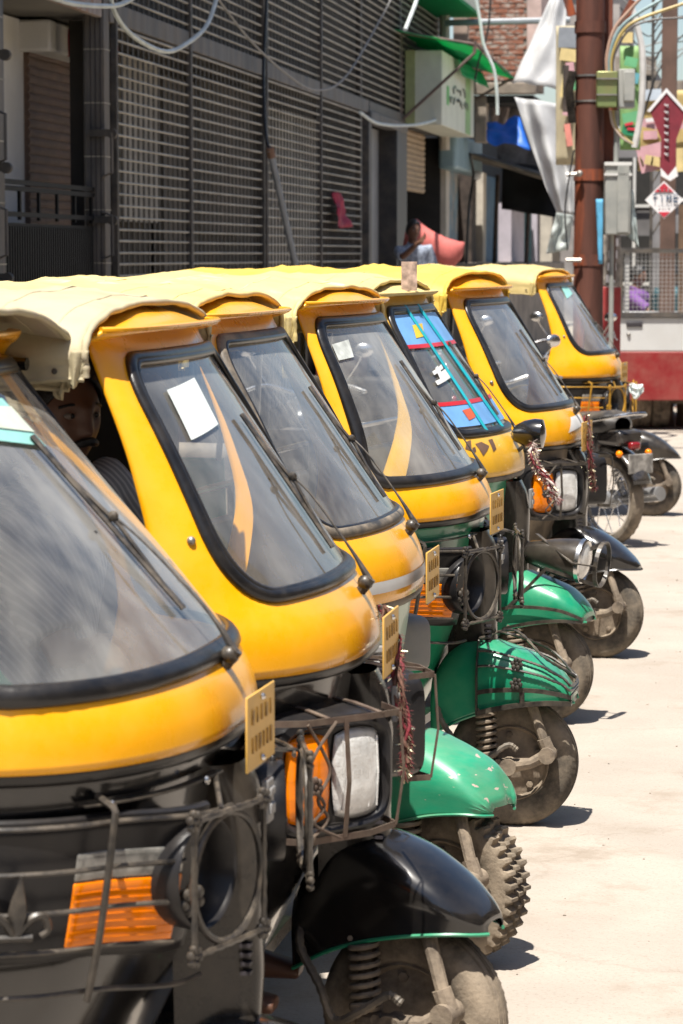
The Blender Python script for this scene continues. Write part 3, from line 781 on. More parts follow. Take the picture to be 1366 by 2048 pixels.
        mk('headlamp_lens', xf(lathe([(0.074, 0.012), (0.055, 0.024), (0.025, 0.031), (0.0, 0.032)], 28), MM), CLEARL, na, smooth=180)
        hoop = [MM @ Vector((0.086*math.cos(2*PI*k/30), 0.086*math.sin(2*PI*k/30), 0.085)) for k in range(30)]
        g = mk('lamp_guard', tube(hoop, 0.011, 4, True, r2=0.004, up=d), WIRE, root, smooth=0)
        for sg in (-1, 1):
            mk('guard_bar', tube([MM @ Vector((0.0, sg*0.086, 0.085)), X @ Vector((0.05, sg*0.10, 0.60)), X @ Vector((-0.10, sg*0.125, 0.44))], 0.010, 4, r2=0.003), WIRE, g, smooth=0)
        mk('guard_bar', tube([MM @ Vector((-0.086, 0, 0.085)), MM @ Vector((-0.1, 0, 0.0)), X @ Vector((-0.02, 0, 0.72))], 0.003, 4, r2=0.012), WIRE, g, smooth=0)
        b0 = lambda b, l: [X @ (ffn(a, b)+Vector((0, (-1 if b < 0.5 else 1)*l, 0))) for a in [0.3+0.68*k/14 for k in range(15)]]
        for b in (0.02, 0.20):
            p = b0(b, 0.014)+list(reversed(b0(1-b, 0.014)))
            mk('cage_band', tube(p, 0.009, 4, r2=0.003, up=Vector((0, 0, 1))), WIRE, g, smooth=0)
    # ---------------- inside and behind
    mk('dashboard', join(box2((-0.36, -0.42, 0.88), (-0.25, 0.42, 0.99)), box2((-0.34, -0.10, 0.99), (-0.26, 0.10, 1.05))), DARKIN, root, bevel=0.015)
    hb_ = mk('handlebar', join(tube(smooth_path([(-0.47, -0.30, 1.00), (-0.45, -0.20, 1.015), (-0.40, -0.05, 1.0), (-0.40, 0.05, 1.0), (-0.45, 0.20, 1.015), (-0.47, 0.30, 1.00)], 5), 0.012, 8), cyl((-0.28, 0, 0.70), (-0.40, 0, 1.0), 0.022, 10)), BLKD, root)
    for sg in (-1, 1):
        mk('grip', cyl((-0.455, sg*0.22, 1.013), (-0.475, sg*0.32, 0.998), 0.018, 10), RUB, hb_)
    mk('floor', box2((-2.26, -0.50, 0.245), (-0.36, 0.50, 0.275)), BLKD, root)
    ds = mk('driver_seat', box2((-1.02, -0.40, 0.50), (-0.68, 0.40, 0.60)), SEATV, root, bevel=0.03)
    mk('seat_base', box2((-1.00, -0.36, 0.275), (-0.72, 0.36, 0.50)), low, ds)
    mk('seat_back', box2((-1.06, -0.36, 0.72), (-1.02, 0.36, 0.92)), SEATV, ds, bevel=0.015)
    mk('partition', join(cyl((-1.05, -0.42, 0.275), (-1.05, -0.42, 1.02), 0.012, 8), cyl((-1.05, 0.42, 0.275), (-1.05, 0.42, 1.02), 0.012, 8), cyl((-1.05, -0.43, 1.02), (-1.05, 0.43, 1.02), 0.012, 8), cyl((-1.05, -0.42, 0.80), (-1.05, 0.42, 0.80), 0.010, 8)), BLK, root)
    rs = mk('rear_seat', box2((-2.05, -0.45, 0.45), (-1.55, 0.45, 0.58)), o.get('seat', REDSEAT), root, bevel=0.03)
    mk('seat_back', box2((-2.14, -0.45, 0.60), (-2.03, 0.45, 1.08)), o.get('seat', REDSEAT), rs, bevel=0.03)
    for sg in (-1, 1):
        def qp(a, b):
            x = -1.42-0.86*a; z = 0.25+0.70*b
            arch = 0
            if b < 0.4: 
                d = abs(x+1.95)
                if d < 0.25: z = max(z, 0.25+math.sqrt(0.0625-d*d)*0.95*(1-b*0.0)) if b < 0.36 else z
            return Vector((x, sg*(0.50+0.03*math.sin(PI*b)-0.05*a*a), z))
        q = mk('quarter_panel', grid(qp, 24, 12), low, root, smooth=60, solid=0.01)
        mk('sill', box2((-1.44, sg*0.47, 0.235), (-0.58, sg*0.505, 0.29)), low, root, bevel=0.01)
        mk('roof_rail', tube([(-0.62, sg*0.475, 1.575), (-1.3, sg*0.50, 1.60), (-2.25, sg*0.49, 1.58)], 0.013, 8), BLK, root)
        mk('roof_post', tube([(-2.24, sg*0.48, 0.92), (-2.25, sg*0.49, 1.58)], 0.014, 8), BLK, root)
        mk('roof_post', tube([(-1.44, sg*0.485, 0.94), (-1.40, sg*0.50, 1.60)], 0.013, 8), BLK, root)
        MY = Matrix.Rotation(PI/2, 4, 'X')
        rwh = mk('rear_wheel', xf(lathe([(0.119, -0.042), (0.108, -0.030), (0.066, -0.026), (0.0, -0.048)], 28, MY), Matrix.Translation((-1.95, sg*0.43, 0.2)) @ Matrix.Rotation(0 if sg < 0 else PI, 4, 'Z')), MUDM, root)
        mk('tyre', xf(tyre_geo('ribbed'), Matrix.Translation((-1.95, sg*0.43, 0.2))), TYRE, rwh, smooth=50)
    mk('rear_panel', grid(lambda a, b: Vector((-2.29-0.03*math.sin(PI*a), -0.46+0.92*a, 0.27+0.68*b)), 16, 8), low, root, smooth=60, solid=0.01)
    mk('inner_curtain', box2((-2.20, -0.47, 0.95), (-2.185, 0.47, 1.60)), DARKIN, root)
    return root
# ================================================================== ground
GROUND = mat('sandy_concrete', (0.375, 0.330, 0.282), 0.92, var=0.07, vscale=1.6, bump=0.5, bscale=22, stain=((0.28, 0.235, 0.19), 2.6, 0.52, 0.72), spec=0.15)
def dirt(m):
    """fine grit, stains and hairline cracks in the concrete"""
    N = m.node_tree.nodes; L = m.node_tree.links; p = N['Principled BSDF']
    src = p.inputs['Base Color'].links[0].from_socket
    tc = N.new('ShaderNodeTexCoord')
    def nse(sc, det=8, rg=0.75):
        n = N.new('ShaderNodeTexNoise'); n.inputs['Scale'].default_value = sc; n.inputs['Detail'].default_value = det; n.inputs['Roughness'].default_value = rg
        L.new(tc.outputs['Object'], n.inputs[0]); return n
    def rng(s, a, b, c=0.0, d=1.0):
        r = N.new('ShaderNodeMapRange'); L.new(s, r.inputs[0]); r.inputs[1].default_value = a; r.inputs[2].default_value = b; r.inputs[3].default_value = c; r.inputs[4].default_value = d; return r.outputs[0]
    def mix(f, a, col):
        x = N.new('ShaderNodeMix'); x.data_type = 'RGBA'; L.new(f, x.inputs[0]); L.new(a, x.inputs[6]); x.inputs[7].default_value = (*col, 1); return x.outputs[2]
    g1 = rng(nse(90, 4).outputs[0], 0.54, 0.70, 0, 0.6); c = mix(g1, src, (0.19, 0.155, 0.125))
    v = N.new('ShaderNodeTexVoronoi'); v.feature = 'DISTANCE_TO_EDGE'; v.inputs['Scale'].default_value = 0.55
    w = nse(2.5, 6); vm = N.new('ShaderNodeVectorMath'); vm.operation = 'MULTIPLY_ADD'; L.new(w.outputs['Color'], vm.inputs[0]); vm.inputs[1].default_value = (0.5, 0.5, 0); L.new(tc.outputs['Object'], vm.inputs[2]); L.new(vm.outputs[0], v.inputs[0])
    cr = rng(v.outputs[0], 0.0, 0.008, 0.22, 0.0); c = mix(cr, c, (0.20, 0.155, 0.12))
    st = rng(nse(0.9, 5, 0.6).outputs[0], 0.60, 0.74, 0, 0.35); c = mix(st, c, (0.26, 0.21, 0.17))
    L.new(c, p.inputs['Base Color'])
dirt(GROUND)
def gfn(a, b):
    x = -40+120*a; y = -30+260*b
    return Vector((x, y, 0.0))
g = mk('ground', grid(gfn, 12, 26), GROUND); g['kind'] = 'structure'; g['label'] = 'pale dusty concrete street'
V = []; F = []; rr = random.Random(5)
for k in range(320):
    y = rr.uniform(4.0, 20); x = rr.uniform(-1.6, 1.9) if rr.random() < 0.5 else rr.gauss(-0.55, 0.35)
    s = rr.uniform(0.0015, 0.004)*(2 if rr.random() < 0.06 else 1); c = Vector((x, y, s*0.4))
    b = ball((0, 0, 0), s, 5, 3, (rr.uniform(0.8, 1.6), rr.uniform(0.8, 1.4), 0.7)); i = len(V)
    V += [Vector(v)+c for v in b[0]]; F += [tuple(q+i for q in f) for f in b[1]]
gr = mk('gravel', (V, F), mat('loose_grit', (0.36, 0.30, 0.24), 0.9, var=0.3, vscale=30), kind='stuff'); gr['label'] = 'loose grit and small stones on the street'

# unseen houses added beside and behind the camera for reflections and less sky light
OPP = mat('ochre_house_plaster', (0.34, 0.27, 0.20), 0.9, var=0.2, vscale=0.7)
for (x, y, w, d, h, lab) in ((7.5, -16, 7, 26, 7.0, 'unseen ochre plastered house added across the street beside the camera'), (8.2, 10.5, 7, 22, 6.2, 'unseen ochre plastered house added across the street further on'), (-9, -22, 16, 5, 7.0, 'unseen ochre plastered house added behind the camera')):
    hs = thing('unseen_house', lab, 'house', (x, y, 0))
    mk('wall', box2((0, 0, 0), (w, d, h)), OPP, hs)
    mk('roof_slab', box2((-0.3, -0.1, h+0.002), (w, d+0.1, h+0.2)), OPP, hs)
    for k in range(int(d/3.0)):
        for z0 in (0.1, 3.6):
            sh_ = mk('shop_door' if z0 < 1 else 'window', box2((-0.04, 0.6+3*k, z0), (-0.004, 2.4+3*k, z0+(2.4 if z0 < 1 else 1.5))), DARKIN, hs)
            mk('frame', box2((-0.10, 0.5+3*k, z0+(2.42 if z0 < 1 else 1.52)), (-0.006, 2.5+3*k, z0+(2.6 if z0 < 1 else 1.65))), OPP, sh_)
# ================================================================== the row
RA = rickshaw('nearest rickshaw with black front, gold-yellow nose and teal sticker on its windscreen', (-0.962, 4.64), 3.0,
    dict(seed=1.0, zb=0.980, low=BLK, lamps='ring', canvas=CAN_BEIGE, fender_mat=BLK, steer=35, fender_dz=-0.10, glass=GLASSD, cowl_mat=BLKD, wiper_u=0.05, wiper_top=(0.10,1.46), rub_w=0.020, screen=(0.70, 0.63, 1.100, 1.578, 0.09, 0.06), dusty=True, rake=0.94))
RB = rickshaw('yellow rickshaw with black mudguard and a driver sitting inside', (-0.884, 5.70), 1.0,
    dict(seed=2.0, zb=0.968, low=BLK, lamps='rect', canvas=CAN_BEIGE, fender_mat=BLK, lip_mat=GREEN, steer=-18, fender_x1=0.185, guard=RUSTW, glass=GLASS, muddy=True, flap=0.03))
RC = rickshaw('rickshaw with pale green front, white nose stripe and knobbly front tyre', (-0.945, 6.94), 2.0,
    dict(seed=3.0, zb=0.942, low=PALEG, lamps='rectgrey', lamp_scale=0.62, lamp_x=-0.185, cowl=False, canvas=CAN_CREAM, fender_mat=GREENW, blunt=True, steer=-22, guard=RUSTW, glass=GLASSC, tread='knobby', muddy=True, torn=True, trim=RUBD, rubber=RUBD, fender_k=0.84, dusty=True, cage=False))
RD = rickshaw('green-bodied rickshaw with black wire cage over its green mudguard', (-0.950, 8.68), 6.0,
    dict(seed=4.0, zb=0.985, low=GREEN, lamps='ring', canvas=CAN_PALE, fender_mat=GREEN, blunt=True, steer=3, glass=GLASSD, rub_w=0.020, screen=(0.62, 0.55, 1.105, 1.578, 0.10, 0.08), fender_cage=True, bluetape=True, edge=mat('cream_edge', (0.5, 0.45, 0.32), 0.6, dust=0.3), dusty=True))
RE = rickshaw('green rickshaw with blue and red stickers across its split windscreen', (-1.02, 10.64), 6.0,
    dict(seed=5.0, low=GREEN, lamps='none', canvas=CAN_CREAM, cap=CAN_CREAM, fender_mat=GREEN, blunt=True, steer=-8, glass=GLASS, yellow=YEL2, fender_lamp=True, plate=False, trim=RUBD))
RF = rickshaw('yellow rickshaw with a white scuff on the nose and dusty black apron', (-0.91, 12.41), 9.0,
    dict(seed=6.0, low=TAN, lamps='rect', canvas=CAN_YEL, fender_mat=BLK, steer=-2, glass=GLASS, roof_dz=0.02, cowl_mat=BLK))
RG = rickshaw('farthest rickshaw with gold lamp guard, beside the red and white truck', (-1.10, 19.27), 9.0,
    dict(seed=7.0, low=BLKD, lamps='ring', canvas=CAN_CREAM, fender_mat=BLKD, steer=8, glass=GLASS, guard=GOLDW, wheel_dx=0.14))
# ================================================================== things painted on, stuck to and hung on single rickshaws
def proj(P):
    v = P-EYE; k = v.dot(_f)
    return 683+FPX*v.dot(_r)/k, 1024-FPX*v.dot(_u)/k
def find(root, fn, px, py, u0, u1, z0, z1, rake=0.72):
    CUR['rake'] = rake
    Rm = Matrix.Rotation(root.rotation_euler.z, 3, 'Z'); T = Vector(root.location)
    best = None
    for it in range(5):
        n = 14
        for i in range(n+1):
            for j in range(n+1):
                u = u0+(u1-u0)*i/n; z = z0+(z1-z0)*j/n
                x, y = proj(T+Rm @ fn(u, z)); e = (x-px)**2+(y-py)**2
                if best is None or e < best[0]: best = (e, u, z)
        du = (u1-u0)/n*1.5; dz = (z1-z0)/n*1.5
        u0, u1, z0, z1 = best[1]-du, best[1]+du, best[2]-dz, best[2]+dz
    return best[1], best[2]
def sticker(root, name, quad, m, off=0.004, rake=0.72, fn=None, zr=(1.08, 1.6), ur=(-0.85, 0.05), n=8, parent=None):
    fn = fn or S
    q = [find(root, fn, x, y, ur[0], ur[1], zr[0], zr[1], rake) for x, y in quad]
    def f(a, b):
        t = [q[0][i]+(q[1][i]-q[0][i])*a for i in (0, 1)]; w = [q[3][i]+(q[2][i]-q[3][i])*a for i in (0, 1)]
        return OFF(fn, t[0]+(w[0]-t[0])*b, t[1]+(w[1]-t[1])*b, off)
    return mk(name, grid(f, n, n), m, parent or root, smooth=180)
def screen_band(root, name, u0, u1, z0, z1, m, off=0.004, rake=0.72, n=20):
    CUR['rake'] = rake
    return mk(name, patch(S, u0, u1, z0, z1, off, n, 8), m, root, smooth=180)
# A: teal and white paper
st = sticker(RA, 'paper_sticker', [(-60, 790), (28, 776), (95, 890), (-40, 880)], TEALP, rake=0.94)
sticker(RA, 'sticker_print', [(-60, 815), (30, 806), (68, 865), (-50, 855)], mat('cream_print', (0.58, 0.66, 0.55), 0.7, var=0.1, vscale=15), 0.006, 0.94, parent=st)
sticker(RA, 'green_card', [(-30, 1330), (0, 1325), (38, 1365), (-20, 1395)], mat('green_card', (0.05, 0.40, 0.22), 0.6), -0.03, 0.94)
# B: blank white permit
sticker(RB, 'paper_permit', [(331, 782), (386, 757), (434, 850), (380, 882)], WHITEP, 0.0035)
# D: faded papers
sticker(RD, 'paper_permit', [(662, 690), (695, 680), (706, 715), (676, 722)], mat('faded_paper', (0.55, 0.58, 0.55), 0.7, var=0.2, vscale=20), 0.0035)
# G: teal permit
sticker(RG, 'paper_permit', [(1118, 568), (1131, 559), (1148, 585), (1133, 598)], TEALP, 0.0045)
# C: white stripe round the nose
CUR['rake'] = 0.72
mk('nose_stripe', patch(S, -0.97, 0.97, 0.968, 0.996, 0.002, 60, 3), mat('white_stripe', (0.62, 0.62, 0.60), 0.5, var=0.08, dust=0.2), RC, smooth=180)
# F: white filler patch on the nose
sticker(RF, 'filler_patch', [(1140, 835), (1172, 818), (1168, 846), (1136, 866)], mat('white_filler', (0.66, 0.66, 0.64), 0.7, var=0.06), 0.002, zr=(0.95, 1.12), ur=(-0.7, 0.1))
# E: sticker bands, bars and marks on the split windscreen
SKYB = mat('sticker_blue', (0.16, 0.36, 0.68), 0.4, var=0.12, vscale=8); RDS = mat('sticker_red', (0.55, 0.02, 0.03), 0.4)
TEALB = mat('teal_bar', (0.01, 0.33, 0.40), 0.4, var=0.1); WHS = mat('sticker_white', (0.72, 0.72, 0.70), 0.5); PINKS = mat('sticker_pale', (0.52, 0.48, 0.58), 0.5, var=0.1)
screen_band(RE, 'sticker_band', -0.66, 0.5, 1.445, 1.555, SKYB); screen_band(RE, 'sticker_band', -0.64, 0.5, 1.145, 1.225, SKYB)
screen_band(RE, 'red_line', -0.67, 0.5, 1.432, 1.446, RDS, 0.006); screen_band(RE, 'red_line', -0.65, 0.5, 1.222, 1.236, RDS, 0.006)
for uu, t in ((-0.30, 0.010), (0.02, 0.012)):
    mk('glazing_bar', tube([OFF(S, uu, z, 0.008) for z in (1.12, 1.25, 1.4, 1.585)], t*0.6, 6, r2=t), TEALB, RE)
sticker(RE, 'om_mark', [(862, 745), (880, 730), (884, 738), (866, 752)], WHS, 0.006); sticker(RE, 'om_mark', [(880, 745), (893, 735), (899, 752), (884, 758)], WHS, 0.006)
sticker(RE, 'om_mark', [(868, 764), (898, 746), (902, 754), (873, 772)], WHS, 0.006); sticker(RE, 'om_mark', [(868, 738), (873, 733), (888, 760), (880, 764)], WHS, 0.006)
sticker(RE, 'heart_mark', [(922, 822), (944, 815), (948, 836), (936, 842)], mat('sticker_orange', (0.7, 0.13, 0.05), 0.4), 0.006)
sticker(RE, 'yellow_mark', [(822, 652), (842, 648), (846, 674), (830, 678)], mat('sticker_yellow', (0.75, 0.5, 0.02), 0.4), 0.006)
CHIP = mat('bare_brown_chip', (0.13, 0.07, 0.045), 0.7, var=0.2)
for q in ([(932, 884), (941, 880), (942, 902), (930, 898)], [(950, 888), (962, 884), (978, 892), (966, 912)], [(944, 896), (950, 894), (952, 903), (946, 905)], [(976, 880), (984, 878), (992, 898), (986, 904)]):
    sticker(RE, 'paint_chip', q, CHIP, 0.0015, zr=(0.95, 1.12), ur=(-0.7, 0.1), n=5)
sticker(RE, 'red_flower', [(1012, 962), (1024, 958), (1026, 982), (1014, 986)], mat('sticker_orange', (0.7, 0.13, 0.05)), 0.003, fn=Lw, zr=(0.3, 0.94), ur=(-0.6, 0.1))
# E: horn
hx = Vector((-0.03, 0.05, 1.10))
mk('horn', mv(lathe([(0.0, -0.10), (0.03, -0.09), (0.05, -0.05), (0.058, -0.01), (0.055, 0.02), (0.02, 0.03), (0.0, 0.03)], 24, Matrix.Rotation(PI/2, 4, 'Y')), hx), BLK, RE)
mk('horn_stay', tube([hx, (-0.12, 0.05, 1.02)], 0.008, 6), WIRE, RE)
# garlands of tinsel and thread
def garland(name, label, pts, r, seed, cols):
    pts = [Vector(p) for p in pts]; base = pts[0]
    rr = random.Random(seed)
    root = thing(name, label, 'garland', base)
    path = smooth_path(pts, 10); n = len(path)
    for k in range(5):
        ph = rr.uniform(0, 6.3); st = rr.randrange(0, 4)
        pp = [p+Vector((math.cos(ph+i*0.35), math.sin(ph*2+i*0.35), 0))*r*(0.6+0.4*nz((i*0.5, k, seed))) for i, p in enumerate(path[st:n-rr.randrange(0, 5)])]
        mk('strand', mv(tube(pp, [r*0.32*(0.7+0.6*nz((i*0.6, seed, k))) for i in range(len(pp))], 6), -base), cols[k % 2 if k < 4 else 0], root, smooth=80)
    for c in range(len(cols)):
        V = []; F = []
        for k in range(520 if c < 2 else 160):
            p = path[min(n-1, int(abs(rr.gauss(0.5, 0.35))*n))]-base; d = Vector((rr.gauss(0, 1), rr.gauss(0, 1), rr.gauss(-0.9, 1))).normalized()
            s = d.orthogonal().normalized()*r*(0.035 if c < 2 else 0.11); a = p+d*r*0.2; b = p+d*r*rr.uniform(0.9, 1.6)+Vector((0, 0, -r*0.3))
            i = len(V); V += [a-s, a+s, b+s*0.6, b-s*0.6]; F.append((i, i+1, i+2, i+3))
        mk('tinsel' if c == 2 else 'fibres', (V, F), cols[c], root, smooth=0, kind='stuff')
    return root
def loc(root, p): return Vector(root.location)+Matrix.Rotation(root.rotation_euler.z, 3, 'Z') @ Vector(p)
MARC = mat('maroon_thread', (0.22, 0.02, 0.03), 0.8, var=0.3, vscale=60); BRNC = mat('brown_thread', (0.16, 0.075, 0.05), 0.9, var=0.3, vscale=50); TINS = mat('silver_tinsel', (0.75, 0.68, 0.45), 0.25, metal=0.8, var=0.3, vscale=80); WTHR = mat('pale_thread', (0.6, 0.5, 0.45), 0.8)
garland('garland', 'red and gold tinsel garland on the blue-stickered rickshaw nose', [loc(RE, (-0.04, 0.0, 1.07)), loc(RE, (-0.02, -0.02, 0.99)), loc(RE, (0.03, -0.02, 0.92)), loc(RE, (0.055, -0.02, 0.86))], 0.020, 3, [MARC, WTHR, TINS])
garland('garland', 'brown dried garland hanging beside the orange-lensed lamp of the driver\'s rickshaw', [loc(RB, (-0.085, 0.10, 1.045)), loc(RB, (-0.055, 0.07, 0.97)), loc(RB, (-0.04, 0.0, 0.90)), loc(RB, (-0.02, -0.02, 0.80)), loc(RB, (-0.02, -0.03, 0.72))], 0.016, 4, [BRNC, MARC, TINS])
garland('garland', 'thin brown garland hanging down the white-scuffed rickshaw nose', [loc(RF, (-0.06, 0.0, 1.08)), loc(RF, (-0.04, -0.03, 0.98)), loc(RF, (-0.03, -0.03, 0.86)), loc(RF, (-0.02, -0.02, 0.76))], 0.016, 5, [BRNC, MARC, TINS])
# F: orange flap under the canvas edge
mk('orange_flap', grid(lambda a, b: Vector((-0.66-0.24*a, -0.552-0.006*math.sin(6*a), 1.575-0.085*b*math.sin(PI*min(1, max(0, a*0.86+0.07)))**0.5)), 16, 8), mat('orange_plastic', (0.72, 0.13, 0.02), 0.4, var=0.1), RF, smooth=80, solid=0.003)
# D: card standing on the roof edge
pc_ = loc(RE, (-0.50, -0.10, 1.70))
cd = mk('hanging_card', xf(box((0, 0, 0), (0.06, 0.004, 0.11)), Matrix.Rotation(YAW, 4, 'Z')), mat('faded_pink_card', (0.58, 0.42, 0.34), 0.8, var=0.3, vscale=30)); cd.location = pc_
tag(cd, 'small faded pink card upright on the split-windscreen rickshaw roof', 'card')
# G: white rag tied at the lamp
g0 = loc(RG, (0.02, -0.28, 0.86))
rg = mk('white_rag', grid(lambda a, b: Vector((0.02+0.09*b+0.02*nz((a*4, b*3, 1)), 0.03*nz((a*3, b*4, 2)), 0.05-0.10*a*(0.4+0.6*math.sin(PI*b))+0.02*nz((a*5, b*2, 3)))), 12, 12), WHITEP, None, smooth=180, solid=0.003); rg.location = g0
tag(rg, 'white rag tied to the gold lamp guard', 'rag')

# B: dark sheet added across the far doorway so the cab looks dark inside
mk('added_dark_sheet', grid(lambda a, b: Vector((-0.62-0.80*a, 0.50+0.012*math.sin(14*a+2*b), 1.57-0.95*b)), 24, 10), mat('cab_shade_black', (0.012, 0.011, 0.010), 0.7, var=0.2), RB, smooth=80, solid=0.003)
# ================================================================== the facade along the street
def atZ(px, py, Z):
    d = ray(px, py); return EYE + d*(Z/(d.x*_h.x+d.y*_h.y))
DGREY = mat('dark_grey_steel', (0.055, 0.055, 0.058), 0.55, metal=0.3, var=0.2, vscale=10, dust=0.35, up=0.3, dscale=8)
MGREY = mat('weathered_grey_steel', (0.105, 0.105, 0.108), 0.6, metal=0.2, var=0.25, vscale=7, dust=0.35, up=0.2, dscale=6, stretch=(1, 1, 0.2))
BARM = mat('galvanised_bar', (0.40, 0.375, 0.31), 0.5, metal=0.3, var=0.2, vscale=5, dust=0.4, dscale=9)
SLATM = mat('black_flat_slat', (0.035, 0.034, 0.033), 0.6, var=0.3, dust=0.3, dscale=5)
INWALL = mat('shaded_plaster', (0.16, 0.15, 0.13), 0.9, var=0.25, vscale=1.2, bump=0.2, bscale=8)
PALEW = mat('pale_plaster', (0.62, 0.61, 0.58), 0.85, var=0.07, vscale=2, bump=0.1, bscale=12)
BROWNSH = mat('brown_shutter_paint', (0.155, 0.092, 0.066), 0.6, var=0.15, vscale=6, dust=0.3, up=0.4)
TANSH = mat('tan_shutter_paint', (0.36, 0.25, 0.14), 0.6, var=0.15, vscale=6, dust=0.3, up=0.4)
RUSTB = mat('rust_streaked_beam', (0.32, 0.27, 0.24), 0.7, var=0.2, vscale=9, stain=((0.22, 0.09, 0.03), 5, 0.5, 0.65), stretch=(1, 3, 1))
BLACKC = mat('black_corrugated_gate', (0.010, 0.010, 0.011), 0.6, var=0.2, spec=0.15)
X0 = -4.6
def YW(px, X=X0): return onx(px, 510, X).y
def ZW(px, py, X=X0): return onx(px, py, X).z
bld = thing('shop_building', 'long two-storey shopfront closed off with dark steel grille', 'building', (X0, 19.5, 0))
def B(name, a, b, m, parent=None, **k):
    """box given in world corners, stored relative to the building"""
    p = parent if parent is not None else bld
    base = bld.location
    return mk(name, mv(box2(a, b), -base), m, p, **k)
ya, yb, yc, yd, ye, yf = YW(12), YW(222), YW(380), YW(531), YW(640), YW(733)
ytop = YW(884)
# shell
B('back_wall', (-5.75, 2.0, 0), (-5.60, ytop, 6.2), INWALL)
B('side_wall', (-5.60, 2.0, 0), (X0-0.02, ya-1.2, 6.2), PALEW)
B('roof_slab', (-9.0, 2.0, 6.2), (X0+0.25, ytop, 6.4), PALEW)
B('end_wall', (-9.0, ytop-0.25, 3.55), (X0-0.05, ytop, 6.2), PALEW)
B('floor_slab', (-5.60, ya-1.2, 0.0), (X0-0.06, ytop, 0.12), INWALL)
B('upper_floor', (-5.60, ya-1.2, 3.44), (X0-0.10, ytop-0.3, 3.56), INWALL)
# inside wall panels seen between the slats
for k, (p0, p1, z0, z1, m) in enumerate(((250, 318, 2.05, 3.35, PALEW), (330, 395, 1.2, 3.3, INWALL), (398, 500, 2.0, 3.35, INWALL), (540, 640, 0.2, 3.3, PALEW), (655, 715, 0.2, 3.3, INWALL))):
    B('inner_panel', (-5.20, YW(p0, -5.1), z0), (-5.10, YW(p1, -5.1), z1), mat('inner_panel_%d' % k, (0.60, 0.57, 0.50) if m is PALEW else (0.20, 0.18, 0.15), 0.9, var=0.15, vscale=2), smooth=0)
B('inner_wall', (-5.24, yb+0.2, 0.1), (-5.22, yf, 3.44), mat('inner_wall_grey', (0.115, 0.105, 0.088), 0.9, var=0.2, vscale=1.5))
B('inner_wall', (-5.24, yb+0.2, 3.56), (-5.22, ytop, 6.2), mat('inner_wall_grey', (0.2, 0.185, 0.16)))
B('red_cloth_bundle', (-5.1, yb+0.4, 3.2), (-4.9, yb+1.6, 3.40), mat('dull_red', (0.30, 0.03, 0.04), 0.8), bevel=0.05)
# posts
def post(y, w=0.13, d=0.13, m=MGREY, z1=6.2, x=X0):
    return B('post', (x-d, y-w, 0), (x, y, z1), m, bevel=0.006)
pl, pr = post(ya, 0.16, 0.14), post(yb, 0.16, 0.14)
for p, yy in ((pl, ya), (pr, yb)):
    for k in range(3):
        mk('groove', mv(box2((X0-0.10+0.035*k, yy-0.166, 0), (X0-0.095+0.035*k, yy-0.158, 6.2)), -bld.location), INK, p, smooth=0)
    for k in range(7):
        zz = 1.35+0.37*k
        mk('tie_wire', mv(box2((X0-0.145, yy-0.165, zz), (X0+0.004, yy+0.004, zz+0.008)), -bld.location), BARM, p, smooth=0)
    for zz in (2.95, 2.28, 1.62) if yy == ya else (2.60, 2.00, 1.40):
        h = mk('hasp', mv(join(box2((X0-0.10, yy-0.20, zz), (X0+0.06, yy-0.17, zz+0.05)), cyl((X0+0.06, yy-0.205, zz+0.02), (X0+0.06, yy-0.165, zz+0.02), 0.035, 12)), -bld.location), SLATM, p)
    for zz in (2.45, 1.88):
        mk('pull_handle', mv(tube([(X0-0.02, yy-0.17, zz+0.20), (X0+0.06, yy-0.20, zz+0.17), (X0+0.06, yy-0.20, zz-0.10), (X0-0.02, yy-0.17, zz-0.13)], 0.010, 6), -bld.location), MGREY, p)
for y_, w, m in ((yb+0.14, 0.05, SLATM), (yc, 0.06, DGREY), (yd-0.16, 0.05, SLATM), (yd, 0.05, DGREY), (ye, 0.06, DGREY)):
    post(y_, w, 0.05, m, x=X0+0.03)
for p0 in (722, 800): post(YW(p0), 0.08, 0.05, DGREY, x=X0+0.01)
bm = B('fascia_beam', (X0-0.06, yb-0.02, 3.40), (X0+0.015, YW(735), 3.545), MGREY, bevel=0.006)
B('fascia_beam', (X0-0.06, ya-1.2, 3.42), (X0-0.01, yb-0.18, 3.60), RUSTB, bevel=0.006)
B('fascia_beam', (X0-0.05, YW(735)+0.02, 3.42), (X0+0.02, ytop, 3.54), DGREY, bevel=0.006)
# horizontal bars: one object each
src = None
def hbar(y0, y1, z):
    global src
    L = y1-y0
    if src is None:
        src = mk('grille_bar', join(tube([(0, 0, 0), (0, 0.5, 0), (0, 1, 0)], 0.0095, 6)), BARM, bld); o = src
    else: o = share('grille_bar', src, bld)
    o.location = (0.0+0.004*random.random(), y0-bld.location.y, z-0.004*random.random()); o.scale = (1, L, 1)
for (y0, y1) in ((yb+0.12, yc), (yc, yd), (yd, ye), (ye, YW(722))):
    z = 1.30
    while z < 3.38: hbar(y0, y1, z); z += 0.083
for (y0, y1) in ((yb+0.12, yc), (yc, yd), (yd, ye), (ye, YW(722)), (YW(722), YW(800)), (YW(800), ytop)):
    z = 3.60
    while z < 5.75: hbar(y0, y1, z); z += 0.083
s2 = None
y = yb+0.2
while y < ytop-0.1:
    lowz = 0.15 if y < YW(725) else 3.56
    if s2 is None:
        s2 = mk('grille_slat', box2((0, 0, 0), (0.008, 0.045, 1)), SLATM, bld, smooth=0); o = s2
    else: o = share('grille_slat', s2, bld)
    o.location = (-0.05, y-bld.location.y, lowz); o.scale = (1, 1, 6.1-lowz)
    y += 0.175
